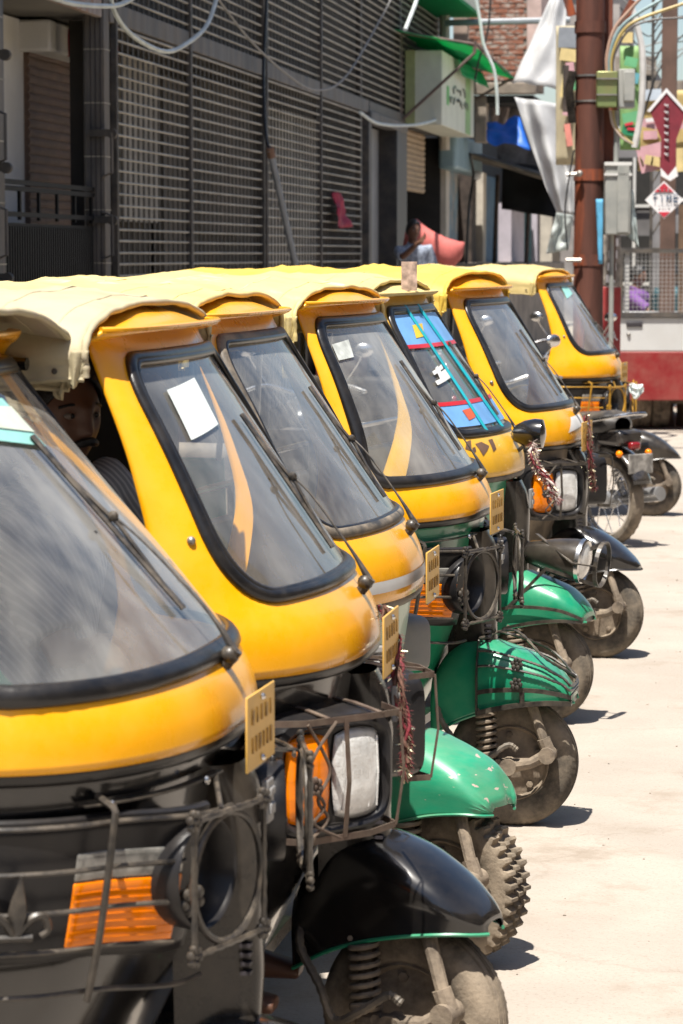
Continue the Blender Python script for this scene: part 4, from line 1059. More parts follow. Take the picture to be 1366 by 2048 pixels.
# gate bay with brown roller shutter
B('side_panel', (-5.30, YW(12, -5.2), 1.2), (-5.22, YW(70, -5.2), 3.42), PALEW)
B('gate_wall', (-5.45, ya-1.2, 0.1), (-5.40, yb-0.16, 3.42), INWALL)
y0, y1 = YW(70, -5.15), YW(176, -5.15)
sh = B('roller_shutter', (-5.22, y0, 1.0), (-5.19, y1, 3.25), BROWNSH)
sl = None
for k in range(36):
    z = 1.03+0.062*k
    if sl is None:
        sl = mk('shutter_slat', tube([(0, 0, 0), (0, 1, 0)], 0.030, 6, r2=0.016), BROWNSH, sh); o = sl
    else: o = share('shutter_slat', sl, sh)
    o.location = (-5.19-bld.location.x, y0-bld.location.y, z); o.scale = (1, y1-y0, 1)
mk('shutter_box', mv(box2((-5.25, y0-0.1, 3.20), (-5.0, y1, 3.42)), -bld.location), PALEW, sh, bevel=0.02)
B('door_jamb', (-4.90, YW(170, -4.80), 0.1), (-4.80, YW(182, -4.80), 3.42), mat('dark_jamb', (0.03, 0.025, 0.02), 0.7), smooth=0)
gt = B('steel_gate', (X0-0.10, ya+0.02, 0.15), (X0-0.08, yb-0.18, 1.98), BLACKC)
for k in range(42):
    yy = ya+0.05+(yb-0.26-ya)*k/42
    o = mk('gate_rib', mv(box2((X0-0.08, yy, 0.16), (X0-0.066, yy+0.03, 1.96)), -bld.location), BLACKC, gt, smooth=0)
for zz in (2.02, 2.18, 2.22): mk('gate_rail', mv(box2((X0-0.10, ya+0.02, zz), (X0-0.07, yb-0.18, zz+0.03)), -bld.location), BLACKC, gt, smooth=0)
for k in range(6):
    yy = ya+0.15+(yb-ya-0.4)*k/5
    mk('gate_upright', mv(box2((X0-0.095, yy, 2.0), (X0-0.075, yy+0.03, 2.2)), -bld.location), BLACKC, gt, smooth=0)
# narrow door bay
yg, yh = YW(742), YW(786)
B('door_post', (X0-0.20, yf, 0), (X0+0.03, yf+0.22, 3.42), DGREY, bevel=0.01)
dr = B('door_leaf', (X0-0.22, yf+0.3, 0.1), (X0-0.18, yh, 3.3), mat('grey_door_paint', (0.24, 0.245, 0.25), 0.6, var=0.1, vscale=3, dust=0.2))
mk('door_latch', mv(box2((X0-0.17, yf+1.2, 1.95), (X0-0.15, yf+1.45, 2.0)), -bld.location), SLATM, dr)
B('door_post', (X0-0.30, yh, 0), (X0+0.05, YW(806), 3.42), mat('black_post', (0.02, 0.02, 0.022), 0.5, var=0.2, dust=0.2), bevel=0.01)
B('door_lintel', (X0-0.1, yf, 3.30), (X0+0.06, YW(806), 3.42), MGREY, bevel=0.01)
# tan shutter, half raised
ys0, ys1 = YW(812), YW(866)
st = B('roller_shutter', (X0-0.16, ys0, 2.62), (X0-0.13, ys1, 3.42), TANSH)
sl = None
for k in range(11):
    z = 2.66+0.072*k
    if sl is None:
        sl = mk('shutter_slat', tube([(0, 0, 0), (0, 1, 0)], 0.034, 6, r2=0.02), TANSH, st); o = sl
    else: o = share('shutter_slat', sl, st)
    o.location = (X0-0.13-bld.location.x, ys0-bld.location.y, z); o.scale = (1, ys1-ys0, 1)
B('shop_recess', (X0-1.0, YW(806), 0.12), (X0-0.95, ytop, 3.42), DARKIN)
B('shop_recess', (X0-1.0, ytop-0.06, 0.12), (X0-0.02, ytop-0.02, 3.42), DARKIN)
B('front_step', (X0-0.4, YW(806), 0.0), (X0+0.75, ytop-0.3, 0.46), INWALL, bevel=0.02)

# ------------------------------------------------------------------ the neighbouring shops
POSTC = mat('cream_post_paint', (0.55, 0.50, 0.42), 0.8, var=0.12, vscale=4)
BLUEW = mat('peeling_blue_plaster', (0.22, 0.33, 0.40), 0.8, var=0.2, vscale=4, stain=((0.33, 0.31, 0.28), 3.0, 0.45, 0.6))
BLUED = mat('blue_door_paint', (0.06, 0.17, 0.30), 0.6, var=0.2, vscale=4)
TEALD = mat('teal_door_paint', (0.05, 0.22, 0.27), 0.6, var=0.2, vscale=4)
LAV = mat('lavender_plaster', (0.50, 0.46, 0.52), 0.8, var=0.1, vscale=3)
WOODD = mat('dark_wood', (0.075, 0.055, 0.045), 0.8, var=0.3, vscale=6)
CONC = mat('grimy_concrete', (0.30, 0.25, 0.20), 0.9, var=0.2, vscale=3, stain=((0.12, 0.10, 0.09), 2.2, 0.5, 0.7), bump=0.2, bscale=12)
shops = thing('shop_row', 'row of small shops with blue doors beyond the long grille', 'shop', (X0, 46, 0))
def BS(name, a, b, m, **k): return mk(name, mv(box2(a, b), -shops.location), m, shops, **k)
yS = ytop+0.05
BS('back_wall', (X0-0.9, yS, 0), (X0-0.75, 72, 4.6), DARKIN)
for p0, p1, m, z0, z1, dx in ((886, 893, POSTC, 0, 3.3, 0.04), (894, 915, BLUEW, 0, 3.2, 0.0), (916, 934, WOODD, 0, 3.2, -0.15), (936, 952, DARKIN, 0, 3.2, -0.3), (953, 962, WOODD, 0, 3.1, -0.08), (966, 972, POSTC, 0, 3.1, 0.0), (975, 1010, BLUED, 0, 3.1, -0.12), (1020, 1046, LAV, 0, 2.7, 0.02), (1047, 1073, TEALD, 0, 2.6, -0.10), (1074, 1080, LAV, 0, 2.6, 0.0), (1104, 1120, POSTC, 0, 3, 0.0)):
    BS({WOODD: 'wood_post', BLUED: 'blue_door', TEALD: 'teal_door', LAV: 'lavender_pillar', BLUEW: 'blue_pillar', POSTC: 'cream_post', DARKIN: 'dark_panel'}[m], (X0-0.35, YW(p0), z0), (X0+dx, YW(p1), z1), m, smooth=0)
y0, y1 = YW(1081), YW(1100)
sh2 = BS('roller_shutter', (X0-0.3, y0, 0), (X0-0.27, y1, 2.6), TANSH)
sl = None
for k in range(24):
    if sl is None: sl = mk('shutter_slat', tube([(0, 0, 0), (0, 1, 0)], 0.045, 6, r2=0.02), TANSH, sh2); o = sl
    else: o = share('shutter_slat', sl, sh2)
    o.location = (X0-0.26-shops.location.x, y0-shops.location.y, 0.3+0.095*k); o.scale = (1, y1-y0, 1)
BS('plinth', (X0-0.2, YW(884)+0.3, 0), (X0+0.9, YW(1030), 1.66), CONC, bevel=0.02)
# brick upper storey standing forward
YB = 40.0
def BX(px): return ony(px, 510, YB).x
def BZ(py): return ony(980, py, YB).z
br = thing('brick_house', 'unplastered red brick upper storey with grey mortar', 'building', (BX(1000), YB, 0))
def BB(name, a, b, m, parent=None, **k): return mk(name, mv(box2(a, b), -br.location), m, parent or br, **k)
MORT = mat('grey_mortar', (0.27, 0.235, 0.21), 0.95, var=0.2, vscale=5, bump=0.3, bscale=20)
BRK = mat('red_brick', (0.32, 0.125, 0.075), 0.9, var=0.22, vscale=2.5, stain=((0.36, 0.30, 0.26), 1.7, 0.48, 0.60), bump=0.2, bscale=30)
wall = BB('wall', (BX(905), YB+0.03, BZ(165)), (BX(1052), YB+3.0, BZ(-60)), MORT)
bsrc = None
bh, bl = 0.072, 0.225
x_l, x_r = BX(936), BX(1050)
row = 0
z = BZ(160)
while z < BZ(-30):
    x = x_l-(bl/2 if row % 2 else 0)
    while x < x_r-0.05:
        xa, xb = max(x, x_l), min(x+bl-0.014, x_r)
        if xb-xa > 0.04:
            if bsrc is None: bsrc = mk('brick', box2((0, 0, 0), (1, 0.03, 1)), BRK, wall, smooth=0); o = bsrc
            else: o = share('brick', bsrc, wall)
            o.location = (xa-br.location.x, 0.008+0.012*random.random(), z); o.scale = (xb-xa, 1, bh-0.014+0.004*random.random())
        x += bl
    z += bh; row += 1
BB('plaster_strip', (BX(905), YB-0.01, BZ(165)), (x_l-0.02, YB+0.03, BZ(-60)), mat('brown_plaster', (0.36, 0.27, 0.22), 0.9, var=0.2, vscale=3, bump=0.4, bscale=12))
BB('corner_pillar', (BX(1052), YB-0.05, BZ(150)), (BX(1080), YB+2.8, BZ(-60)), mat('pink_plaster', (0.55, 0.40, 0.36), 0.9, var=0.15, vscale=3))
BB('lintel', (BX(900), YB-0.12, BZ(190)), (BX(1072), YB+0.02, BZ(166)), CONC, bevel=0.02)
BB('soffit', (BX(940), YB-0.02, BZ(206)), (BX(1065), YB+2.0, BZ(191)), DARKIN)
BB('pier', (BX(948), YB-0.05, BZ(285)), (BX(972), YB+0.3, BZ(191)), CONC, bevel=0.02)
BB('inner_wall', (BX(972), YB+1.6, BZ(320)), (BX(1130), YB+1.7, BZ(205)), mat('grey_stone', (0.24, 0.21, 0.19), 0.9, var=0.3, vscale=5))
BB('column', (BX(910), YB, 0), (BX(1100), YB+3.0, 0.3), CONC)
# ================================================================== signs, awnings, poles and wires
def cloth(name, corners, nu, nv, wav, seed, m, parent=None, thick=0.004, fold=6):
    """sheet between four world corners (tl, tr, br, bl) with folds"""
    tl, tr, br_, bl = [Vector(c) for c in corners]
    base = Vector((tl+tr+br_+bl)/4)
    n = (tr-tl).cross(bl-tl).normalized()
    def f(a, b):
        p = tl.lerp(tr, a).lerp(bl.lerp(br_, a), b)
        return p-base+n*(wav*(math.sin(a*fold*2+seed+b*1.5)*0.6+nz((a*3, b*3, seed), 1.3)*1.2))
    o = mk(name, grid(f, nu, nv), m, parent, smooth=80, solid=thick)
    o.location = base if parent is None else base-parent.location
    return o
GLY = {'T': [((0, 1), (1, 1)), ((.5, 1), (.5, 0))], 'I': [((.5, 0), (.5, 1))], 'M': [((0, 0), (0, 1)), ((0, 1), (.5, .4)), ((.5, .4), (1, 1)), ((1, 1), (1, 0))], 'E': [((0, 0), (0, 1)), ((0, 1), (1, 1)), ((0, .5), (.8, .5)), ((0, 0), (1, 0))]}
def letters(name, word, w, h, gap, r, m, parent, at, ex, ez):
    """painted letters of flat strokes; '?' is a mark too small to read"""
    ex = Vector(ex); ez = Vector(ez); L = len(word)*(w+gap)-gap
    for k, ch in enumerate(word):
        o = Vector(at)+ex*(-L/2+k*(w+gap))-ez*(h/2)
        st = GLY.get(ch)
        if st is None:
            rr = random.Random(k*7+len(word)); pts = [(rr.random(), rr.random()) for _ in range(4)]
            st = list(zip(pts, pts[1:]))
        for i, (a, b) in enumerate(st):
            mk(name, tube([o+ex*(a[0]*w)+ez*(a[1]*h), o+ex*(b[0]*w)+ez*(b[1]*h)], r, 4), m, parent, smooth=0)
GREENT = sheet_mat('green_tarpaulin', (0.02, 0.50, 0.20), 0.55, 0.5)
CREAMB = mat('cream_sign_board', (0.62, 0.64, 0.54), 0.6, var=0.07, vscale=3, dust=0.2)
# ---- sign box under a green tarp
XS = -4.12
ya_, yb_ = onx(884, 200, XS).y, onx(948, 200, XS).y
zt_, zb_ = onx(884, 100, XS).z, onx(884, 250, XS).z
sg = thing('sign_box', 'cream box signboard with green tarpaulin on top, fixed to the facade', 'sign', (XS, ya_, zb_))
def SB(name, a, b, m, **k): return mk(name, mv(box2(a, b), -sg.location), m, sg, **k)
SB('board', (X0+0.06, ya_, zb_), (XS, yb_, zt_), CREAMB, bevel=0.01)
SB('end_board', (X0+0.02, ya_-0.03, zb_-0.02), (XS-0.34, ya_-0.005, zt_), mat('olive_edge', (0.35, 0.38, 0.18), 0.7), smooth=0)
SB('green_stripe', (XS-0.01, yb_-1.1, zb_+0.01), (XS+0.006, yb_-0.5, zt_-0.02), mat('pale_green_stripe', (0.30, 0.48, 0.20), 0.6), smooth=0)
SB('green_mark', (XS-0.01, ya_+0.5, zb_+0.28), (XS+0.006, ya_+0.75, zb_+0.52), mat('green_mark', (0.10, 0.42, 0.10), 0.6), smooth=0)
GREYI = mat('grey_lettering', (0.22, 0.24, 0.22), 0.7, var=0.2, vscale=20)
for z, n in ((0.52, 4), (0.36, 6)): letters('lettering', '?'*n, 0.30, 0.13, 0.10, 0.016, GREYI, sg, (0.008, 1.9, z), (0, 1, 0), (0, 0, 1))
cl1 = cloth('tarpaulin', [(X0-0.05, ya_-0.9, zt_+0.22), (X0-0.05, yb_+0.2, zt_+0.18), (XS+0.55, yb_+0.6, zt_-0.10), (XS+0.40, ya_-0.1, zt_+0.03)], 20, 14, 0.02, 2, GREENT, sg)
cl2 = cloth('tarpaulin', [(XS+0.05, ya_+1.2, zt_-0.02), (XS+0.1, yb_+0.1, zt_-0.04), (XS+0.2, yb_+0.1, zt_-0.26), (XS+0.1, ya_+1.4, zt_-0.22)], 14, 8, 0.02, 5, GREENT, sg)
for a, b in (((X0, ya_-0.25, zb_+0.05), (XS+0.42, ya_-0.12, zt_-0.05)), ((XS+0.42, ya_-0.12, zt_-0.05), (XS+0.42, ya_-0.12, zt_+0.10)), ((XS+0.42, ya_-0.12, zt_+0.08), (XS+0.5, yb_+0.5, zt_-0.08)), ((X0, ya_-0.3, zt_+0.2), (XS+0.42, ya_-0.12, zt_+0.06)), ((X0, ya_-0.32, zb_), (X0, ya_-0.32, zt_+0.25)), ((X0, yb_+0.4, zb_+0.3), (XS+0.5, yb_+0.5, zt_-0.08))):
    mk('bracket', mv(tube([a, b], 0.022, 6), -sg.location), mat('rusty_angle', (0.13, 0.085, 0.07), 0.7, var=0.2), sg)
# sign box above, cut by the frame
z9 = onx(870, -14, -4.3).z
s9 = thing('sign_box', 'white sign box at the top edge, above the green tarpaulin', 'sign', (-4.4, onx(880, 10, -4.3).y, z9))
mk('board', box2((-0.25, -0.6, 0), (0.35, 2.6, 0.8)), CREAMB, s9, bevel=0.01)
mk('trim', box2((-0.26, -0.62, -0.05), (0.36, 2.62, -0.002)), GREENT, s9)
# ---- leaning conduit pole in front of the grille
a, b = onx(540, 300, -4.4), onx(606, 600, -4.2)
cp = thing('leaning_pole', 'thin grey pipe leaning out from the steel grille', 'pipe', (b.x, b.y, 0))
b2 = b+(b-a)*(b.z/(a.z-b.z))
mk('pipe', mv(tube([a, b2], 0.030, 10), -cp.location), mat('grey_pipe', (0.27, 0.29, 0.31), 0.5, metal=0.3, var=0.1), cp)
mk('cable', mv(tube(smooth_path([a, onx(532, 270, -4.45), onx(527, 150, -4.5), onx(533, 0, -4.5), onx(533, -80, -4.5)], 5), 0.016, 6), -cp.location), RUB, cp)
mk('wrap', mv(cyl(a+Vector((0, 0, 0.02)), a+(b-a)*0.05, 0.036, 10), -cp.location), mat('wrap_brown', (0.25, 0.14, 0.09), 0.8), cp)
# ---- red rag on the grille
p = onx(672, 385, X0+0.03)
rag = cloth('red_rag', [p+Vector((0, -0.22, 0)), p+Vector((0.02, 0.22, 0.0)), p+Vector((0.05, 0.6, -0.36)), p+Vector((0.06, -0.25, -0.38))], 10, 14, 0.05, 3, mat('crimson_cloth', (0.36, 0.03, 0.07), 0.8, var=0.2), fold=3)
tag(rag, 'crimson rag tied to the grille bars', 'rag')
# ---- blue-grey meter cabinet
p = onx(912, 345, -4.35); q = onx(965, 285, -4.35)
mb = thing('meter_cabinet', 'pale blue metal cabinet under the sign box', 'cabinet', p)
mk('cabinet', box2((-0.25, 0, 0.05), (0.0, q.y-p.y, q.z-p.z)), mat('pale_blue_enamel', (0.22, 0.33, 0.37), 0.5, var=0.1, vscale=4), mb, bevel=0.05, bseg=3)
mk('cable', tube(smooth_path([(0.03, 1.6, 0.3), (0.05, 1.8, 0.0), (0.03, 1.4, -0.5), (0.0, 1.3, -1.6)], 6), 0.02, 6), RUB, mb)
mk('lamp', ball((0.06, 2.2, 0.02), 0.07, 10, 8), PALEW, mb)
# ---- awning and tarps
aw = thing('shop_awning', 'low corrugated awning with dark underside over the shops', 'awning', (X0, 44, 3.0))
A1 = [onx(945, 285, -4.5), onx(1046, 303, -3.3), onx(1120, 352, -3.3), onx(1010, 320, -4.5)]
ya2, yb2 = 40.6, 58
def awf(a, b):
    x = -4.6+1.5*b; y = ya2+(yb2-ya2)*a
    return Vector((x, y, 3.28-0.42*b+0.03*math.sin(y*9)+0.05*nz((x, y, 0), 0.8)))-aw.location
mk('sheet', grid(awf, 120, 8), mat('weathered_tin', (0.20, 0.17, 0.13), 0.7, metal=0.2, var=0.3, vscale=3), aw, smooth=80, solid=0.03)
for k in range(9):
    p = awf(0.02+0.10*k, 0.96)
    mk('stone', ball((p.x-0.06*(k % 3), p.y, p.z+0.09), 0.12, 10, 7, (1, 1.6, 0.7)), PALEW, aw)
bt = cloth('black_tarpaulin', [ony(1005, 322, 42.5), ony(1100, 335, 42.5), ony(1118, 436, 42.0), ony(1003, 418, 42.4)], 16, 12, 0.02, 1, mat('black_tarp', (0.012, 0.012, 0.013), 0.5, var=0.2), aw)
for k in range(3):
    p = onx(985+30*k, 400, -3.2)
for px in (982, 1046):
    p0 = ony(px, 430, 43.0)
    mk('prop', mv(tube([Vector((p0.x, p0.y, 0)), Vector((p0.x+0.1, p0.y, 3.0))], 0.035, 8), -aw.location), WOODD, aw)
blu = cloth('blue_tarpaulin', [ony(975, 250, 39.6), ony(1040, 236, 39.6), ony(1060, 296, 39.2), ony(974, 284, 39.2)], 14, 12, 0.06, 4, sheet_mat('blue_tarp', (0.03, 0.18, 0.70), 0.4, 0.45), fold=4)
tag(blu, 'bright blue tarpaulin bundled above the awning', 'tarpaulin')
drp = cloth('striped_drape', [ony(975, 207, 41.2), ony(1022, 207, 41.2), ony(1008, 268, 41.2), ony(985, 262, 41.2)], 10, 10, 0.03, 2, mat('beige_stripe_cloth', (0.50, 0.40, 0.36), 0.8, var=0.3, vscale=9, stretch=(4, 4, 0.4)), fold=5)
tag(drp, 'beige striped cloth hanging under the brick storey', 'cloth')
WSHEET = sheet_mat('white_plastic_sheet', (0.80, 0.80, 0.80), 0.5, 0.4)
w1 = cloth('white_sheet', [ony(1112, -30, 33), ony(1134, -30, 33), ony(1125, 178, 32.6), ony(1024, 164, 32.6)], 16, 20, 0.06, 1, WSHEET, fold=3)
tag(w1, 'white sheet hanging from above, upper of two beside the pole', 'sheet')
def sheet2(a, b):
    L = [(1029, 194), (1060, 290), (1088, 370), (1112, 424)]; Rr = [(1122, 208), (1138, 285), (1149, 360), (1152, 432)]
    t = b*3; i = min(2, int(t)); k = t-i
    lx = L[i][0]+(L[i+1][0]-L[i][0])*k; ly = L[i][1]+(L[i+1][1]-L[i][1])*k
    rx = Rr[i][0]+(Rr[i+1][0]-Rr[i][0])*k; ry = Rr[i][1]+(Rr[i+1][1]-Rr[i][1])*k
    p = ony(lx+(rx-lx)*a, ly+(ry-ly)*a, 32.0)
    p.y += 0.10*math.sin(a*9+b*2)+0.12*nz((a*3, b*4, 5))
    return p
base = ony(1090, 300, 32.0)
w2 = mk('white_sheet', mv(grid(sheet2, 20, 24), -base), WSHEET, None, smooth=80, solid=0.004); w2.location = base
tag(w2, 'long white sheet sagging in a curve toward the rusty pole, lower of two', 'sheet')
w3 = cloth('plastic_bundle', [ony(1113, 425, 31.5), ony(1146, 430, 31.5), ony(1136, 500, 31.5), ony(1092, 508, 31.5)], 14, 14, 0.07, 3, sheet_mat('dirty_plastic', (0.62, 0.66, 0.64), 0.5, 0.4), fold=5)
tag(w3, 'crumpled clear plastic bundle hanging below the white sheet', 'plastic sheet')
pb = ony(890, 46, 38.5); pe = ony(1140, 40, 38.5)
pp = mk('steel_pipe', mv(tube([pb, pe], 0.045, 8), -pb), mat('grey_pipe', (0.27, 0.29, 0.31))); pp.location = pb
tag(pp, 'horizontal grey pipe crossing in front of the brick wall', 'pipe')
dp = ony(880, 0, 38.7)
dn = mk('drain_pipe', mv(tube([ony(889, -40, 38.8), ony(889, 90, 38.8), ony(889, 300, 38.8)], 0.075, 8), -dp), POSTC); dn.location = dp
tag(dn, 'cream vertical drain pipe at the end of the grille', 'pipe')

# ---- rusty pole with boxes
RUSTP = mat('rusty_pole_paint', (0.14, 0.050, 0.032), 0.7, metal=0.2, var=0.3, vscale=5, stain=((0.34, 0.075, 0.022), 3.0, 0.46, 0.66), stretch=(1, 1, 0.12), bump=0.15, bscale=30)
GREYBOX = mat('grey_meter_box', (0.30, 0.31, 0.29), 0.6, var=0.12, vscale=5, dust=0.3)
OLIVE = mat('olive_iridescent_plate', (0.26, 0.23, 0.10), 0.4, metal=0.4, var=0.3, vscale=3, col2=(0.20, 0.26, 0.10))
ZP = 24.6
pc = atZ(1177, 510, ZP); sP = FPX/ZP
pole = thing('utility_pole', 'thick rust-red steel pole carrying meter boxes', 'pole', (pc.x, pc.y, 0))
mk('shaft', tube([(0, 0, 0), (0, 0, 3.0), (0, 0, 6.5)], [0.135, 0.125, 0.12], 24), RUSTP, pole, smooth=60)
def PZ(py): return 1.78+(HY-py)/sP
def PXo(px): return (px-1177)/sP
rv = _r
def PP(px, py, d=0.0): return _r*PXo(px)-_h*d+Vector((0, 0, PZ(py)))
for py in (62, 352, 520): mk('band', mv(tube([(0, 0, -0.05), (0, 0, 0.05)], 0.137, 24), (0, 0, PZ(py))), RUSTP, pole)
for py in (157, 207): mk('strap', mv(lathe([(0.128, -0.008), (0.134, -0.008), (0.134, 0.008), (0.128, 0.008)], 24), (0, 0, PZ(py))), STEEL, pole)
mk('clamp', tube([PP(1130, 352, 0.13), PP(1160, 350, 0.15)], 0.02, 6), STEEL, pole)
mk('clamp_bolt', ball(PP(1155, 350, 0.16), 0.03, 8, 6), STEEL, pole)
mk('clamp', tube([PP(1130, 520, 0.13), PP(1160, 520, 0.15)], 0.02, 6), STEEL, pole)
def obx(name, px0, px1, py0, py1, d0, d1, m, parent=pole, bevel=0.01):
    """box facing the camera's side of the pole"""
    c = (PP((px0+px1)/2, (py0+py1)/2, (d0+d1)/2)); s = ((px1-px0)/sP, d1-d0, (py1-py0)/sP)
    g = box((0, 0, 0), s); g = xf(g, Matrix.Rotation(YAW, 4, 'Z'))
    return mk(name, mv(g, c), m, parent, bevel=bevel)
bx1 = obx('olive_box', 1187, 1228, 150, 220, 0.02, 0.18, OLIVE)
for py in (165, 196): mk('box_strap', mv(xf(box((0, 0, 0), (0.18, 0.02, 0.012)), Matrix.Rotation(YAW, 4, 'Z')), PP(1207, py, 0.19)), STEEL, bx1)
bx2 = obx('meter_box', 1230, 1262, 146, 222, 0.02, 0.2, GREYBOX)
mk('box_lid', mv(xf(box((0, 0, 0), (0.10, 0.02, 0.26)), Matrix.Rotation(YAW, 4, 'Z')), PP(1250, 180, 0.21)), GREYBOX, bx2, bevel=0.01)
bx3 = obx('tall_box', 1205, 1256, 328, 470, -0.02, 0.2, GREYBOX)
mk('box_lid', mv(xf(box((0, 0, 0), (0.235, 0.03, 0.03)), Matrix.Rotation(YAW, 4, 'Z')), PP(1230, 331, 0.2)), PALEW, bx3)
mk('box_door', mv(xf(box((0, 0, 0), (0.10, 0.02, 0.58)), Matrix.Rotation(YAW, 4, 'Z')), PP(1240, 400, 0.205)), GREYBOX, bx3, bevel=0.004)
mk('box_strap', mv(xf(box((0, 0, 0), (0.24, 0.03, 0.02)), Matrix.Rotation(YAW, 4, 'Z')), PP(1230, 352, 0.2)), PALEW, bx3)
mk('conduit', tube([PP(1229, 225, 0.05), PP(1229, 330, 0.05)], 0.022, 8), GREYBOX, pole)
mk('conduit', tube([PP(1222, 470, 0.05), PP(1222, 700, 0.05)], 0.022, 8), GREYBOX, pole)
mk('channel', tube([PP(1213, -60, -0.15), PP(1213, 330, -0.15)], 0.07, 4), RUSTP, pole, smooth=0)
mk('channel', tube([PP(1228, 170, -0.12), PP(1228, 560, -0.12)], 0.035, 4), RUSTP, pole, smooth=0)
mk('bracket_arm', tube([PP(1140, 40, 0.05), PP(1122, -20, 0.05)], 0.05, 4), RUSTP, pole, smooth=0)
mk('bracket_arm', tube([PP(1262, 10, 0.0), PP(1235, 60, 0.0)], 0.05, 4), RUSTP, pole, smooth=0)
mk('side_plate', mv(xf(box((0, 0, 0), (0.05, 0.03, 0.40)), Matrix.Rotation(YAW, 4, 'Z')), PP(1128, 183, 0.08)), WOODD, pole)
mk('dark_bracket', tube([PP(1142, 150, 0.08), PP(1134, 185, 0.1), PP(1142, 250, 0.08)], 0.04, 6), BLKD, pole)
bl = cloth('blue_ribbon', [atZ(1192, 398, ZP-0.2), atZ(1206, 398, ZP-0.2), atZ(1205, 528, ZP-0.2), atZ(1197, 528, ZP-0.2)], 4, 14, 0.01, 2, mat('sky_blue_cloth', (0.10, 0.38, 0.60), 0.7, var=0.2), fold=2)
tag(bl, 'light blue ribbon hanging on the rusty pole', 'ribbon')
bg_ = cloth('plastic_bag', [atZ(1257, 375, ZP-0.1), atZ(1268, 385, ZP-0.1), atZ(1278, 495, ZP-0.1), atZ(1248, 465, ZP-0.1)], 12, 16, 0.05, 6, sheet_mat('white_teal_plastic', (0.66, 0.74, 0.72), 0.4, 0.4, var=0.15), fold=4)
tag(bg_, 'white plastic bag snagged behind the tall grey box', 'bag')
# cables fanning out of the olive box
for k, (m, x, y, r) in enumerate((((0.42, 0.27, 0.20), 1300, -20, 0.016), ((0.22, 0.32, 0.33), 1330, -5, 0.016), ((0.45, 0.33, 0.10), 1390, -2, 0.015), ((0.06, 0.05, 0.05), 1400, 30, 0.010))):
    pts = [atZ(1214+4*k, 152, ZP-0.1), atZ(1214+5*k, 110, ZP-0.1), atZ(1228+10*k, 60, ZP-0.1), atZ(1258+16*k, 22+6*k, ZP-0.1), atZ(x, y, ZP-0.1), atZ(x+60, y-40, ZP)]
    base = pts[0]
    o = mk('electric_cable', mv(tube(smooth_path(pts, 6), r, 6), -base), mat('cable_%d' % k, m, 0.5)); o.location = base
    tag(o, ['brown', 'grey-green', 'yellow', 'thin black'][k]+' cable curving up out of the olive box on the pole', 'cable')
for k, m in enumerate(((0.5, 0.40, 0.32), (0.45, 0.35, 0.15))):
    pts = [atZ(1220+6*k, 220, ZP-0.1), atZ(1226+5*k, 250, ZP-0.1), atZ(1244+6*k, 275, ZP-0.1), atZ(1266, 288, ZP-0.1)]
    base = pts[0]
    o = mk('electric_cable', mv(tube(smooth_path(pts, 6), 0.012, 6), -base), mat('cable_b%d' % k, m, 0.5)); o.location = base
    tag(o, ('pinkish' if k == 0 else 'mustard')+' cable hanging below the olive box', 'cable')
# ---- banners
def decor(parent, base, spots):
    for (px, py, w, h, m, Y) in spots:
        p = ony(px, py, Y)-base
        mk('printed_patch', mv(xf(box((0, 0, 0), (w, 0.008, h)), Matrix.Rotation(0.25*math.sin(px*1.7+py), 4, 'Y')), p), m, parent, smooth=0)
PINK = mat('print_pink', (0.58, 0.33, 0.36), 0.6, var=0.1); YELP = mat('print_yellow', (0.66, 0.52, 0.24), 0.6, var=0.1); PURP = mat('print_purple', (0.42, 0.22, 0.42), 0.6)
GRNP = mat('print_green', (0.14, 0.42, 0.20), 0.6, var=0.1); MAROON = mat('print_maroon', (0.22, 0.02, 0.035), 0.6, var=0.15); WHT = mat('print_white', (0.72, 0.70, 0.70), 0.6, var=0.05); REDP = mat('print_red', (0.55, 0.025, 0.05), 0.6); NAVY = mat('print_navy', (0.03, 0.08, 0.16), 0.6)
def banner(name, label, px0, px1, py0, py1, Y, m, cat='banner', wav=0.02):
    o = cloth(name, [ony(px0, py0, Y), ony(px1, py0, Y), ony(px1, py1, Y), ony(px0, py1, Y)], 14, 14, wav, Y, m, fold=2)
    return tag(o, label, cat)
b1 = banner('cloth_banner', 'yellow and pink printed banner behind the left of the rusty pole', 1112, 1152, 52, 330, 28.0, sheet_mat('banner_cream', (0.66, 0.58, 0.40), 0.4, 0.6))
decor(b1, b1.location, [(1135, 75, 0.18, 0.2, mat('print_grey', (0.25, 0.27, 0.30), 0.6), 27.94), (1138, 110, 0.18, 0.12, YELP, 27.94), (1132, 175, 0.10, 0.20, YELP, 27.94), (1140, 135, 0.08, 0.10, PINK, 27.94), (1145, 165, 0.10, 0.14, GRNP, 27.94), (1135, 215, 0.07, 0.16, PINK, 27.94), (1137, 270, 0.06, 0.22, mat('print_salmon', (0.7, 0.25, 0.2), 0.6), 27.94)])
b2_ = banner('cloth_banner', 'green printed banner just right of the grey meter boxes', 1240, 1280, 92, 300, 27.0, sheet_mat('banner_green', (0.34, 0.55, 0.22), 0.4, 0.6))
decor(b2_, b2_.location, [(1262, 124, 0.12, 0.09, GRNP, 26.94), (1262, 155, 0.15, 0.10, mat('print_teal', (0.12, 0.36, 0.42), 0.6), 26.94), (1262, 235, 0.16, 0.10, GRNP, 26.94), (1262, 262, 0.17, 0.09, mat('print_dkgreen', (0.02, 0.22, 0.10), 0.6), 26.94), (1258, 248, 0.08, 0.025, REDP, 26.93), (1264, 258, 0.09, 0.025, REDP, 26.93), (1255, 75, 0.10, 0.10, YELP, 26.94)])
pts = [ony(1262, 10, 26.5), ony(1276, 60, 26.5), ony(1285, 110, 26.5), ony(1284, 200, 26.5), ony(1277, 255, 26.5), ony(1269, 295, 26.5)]
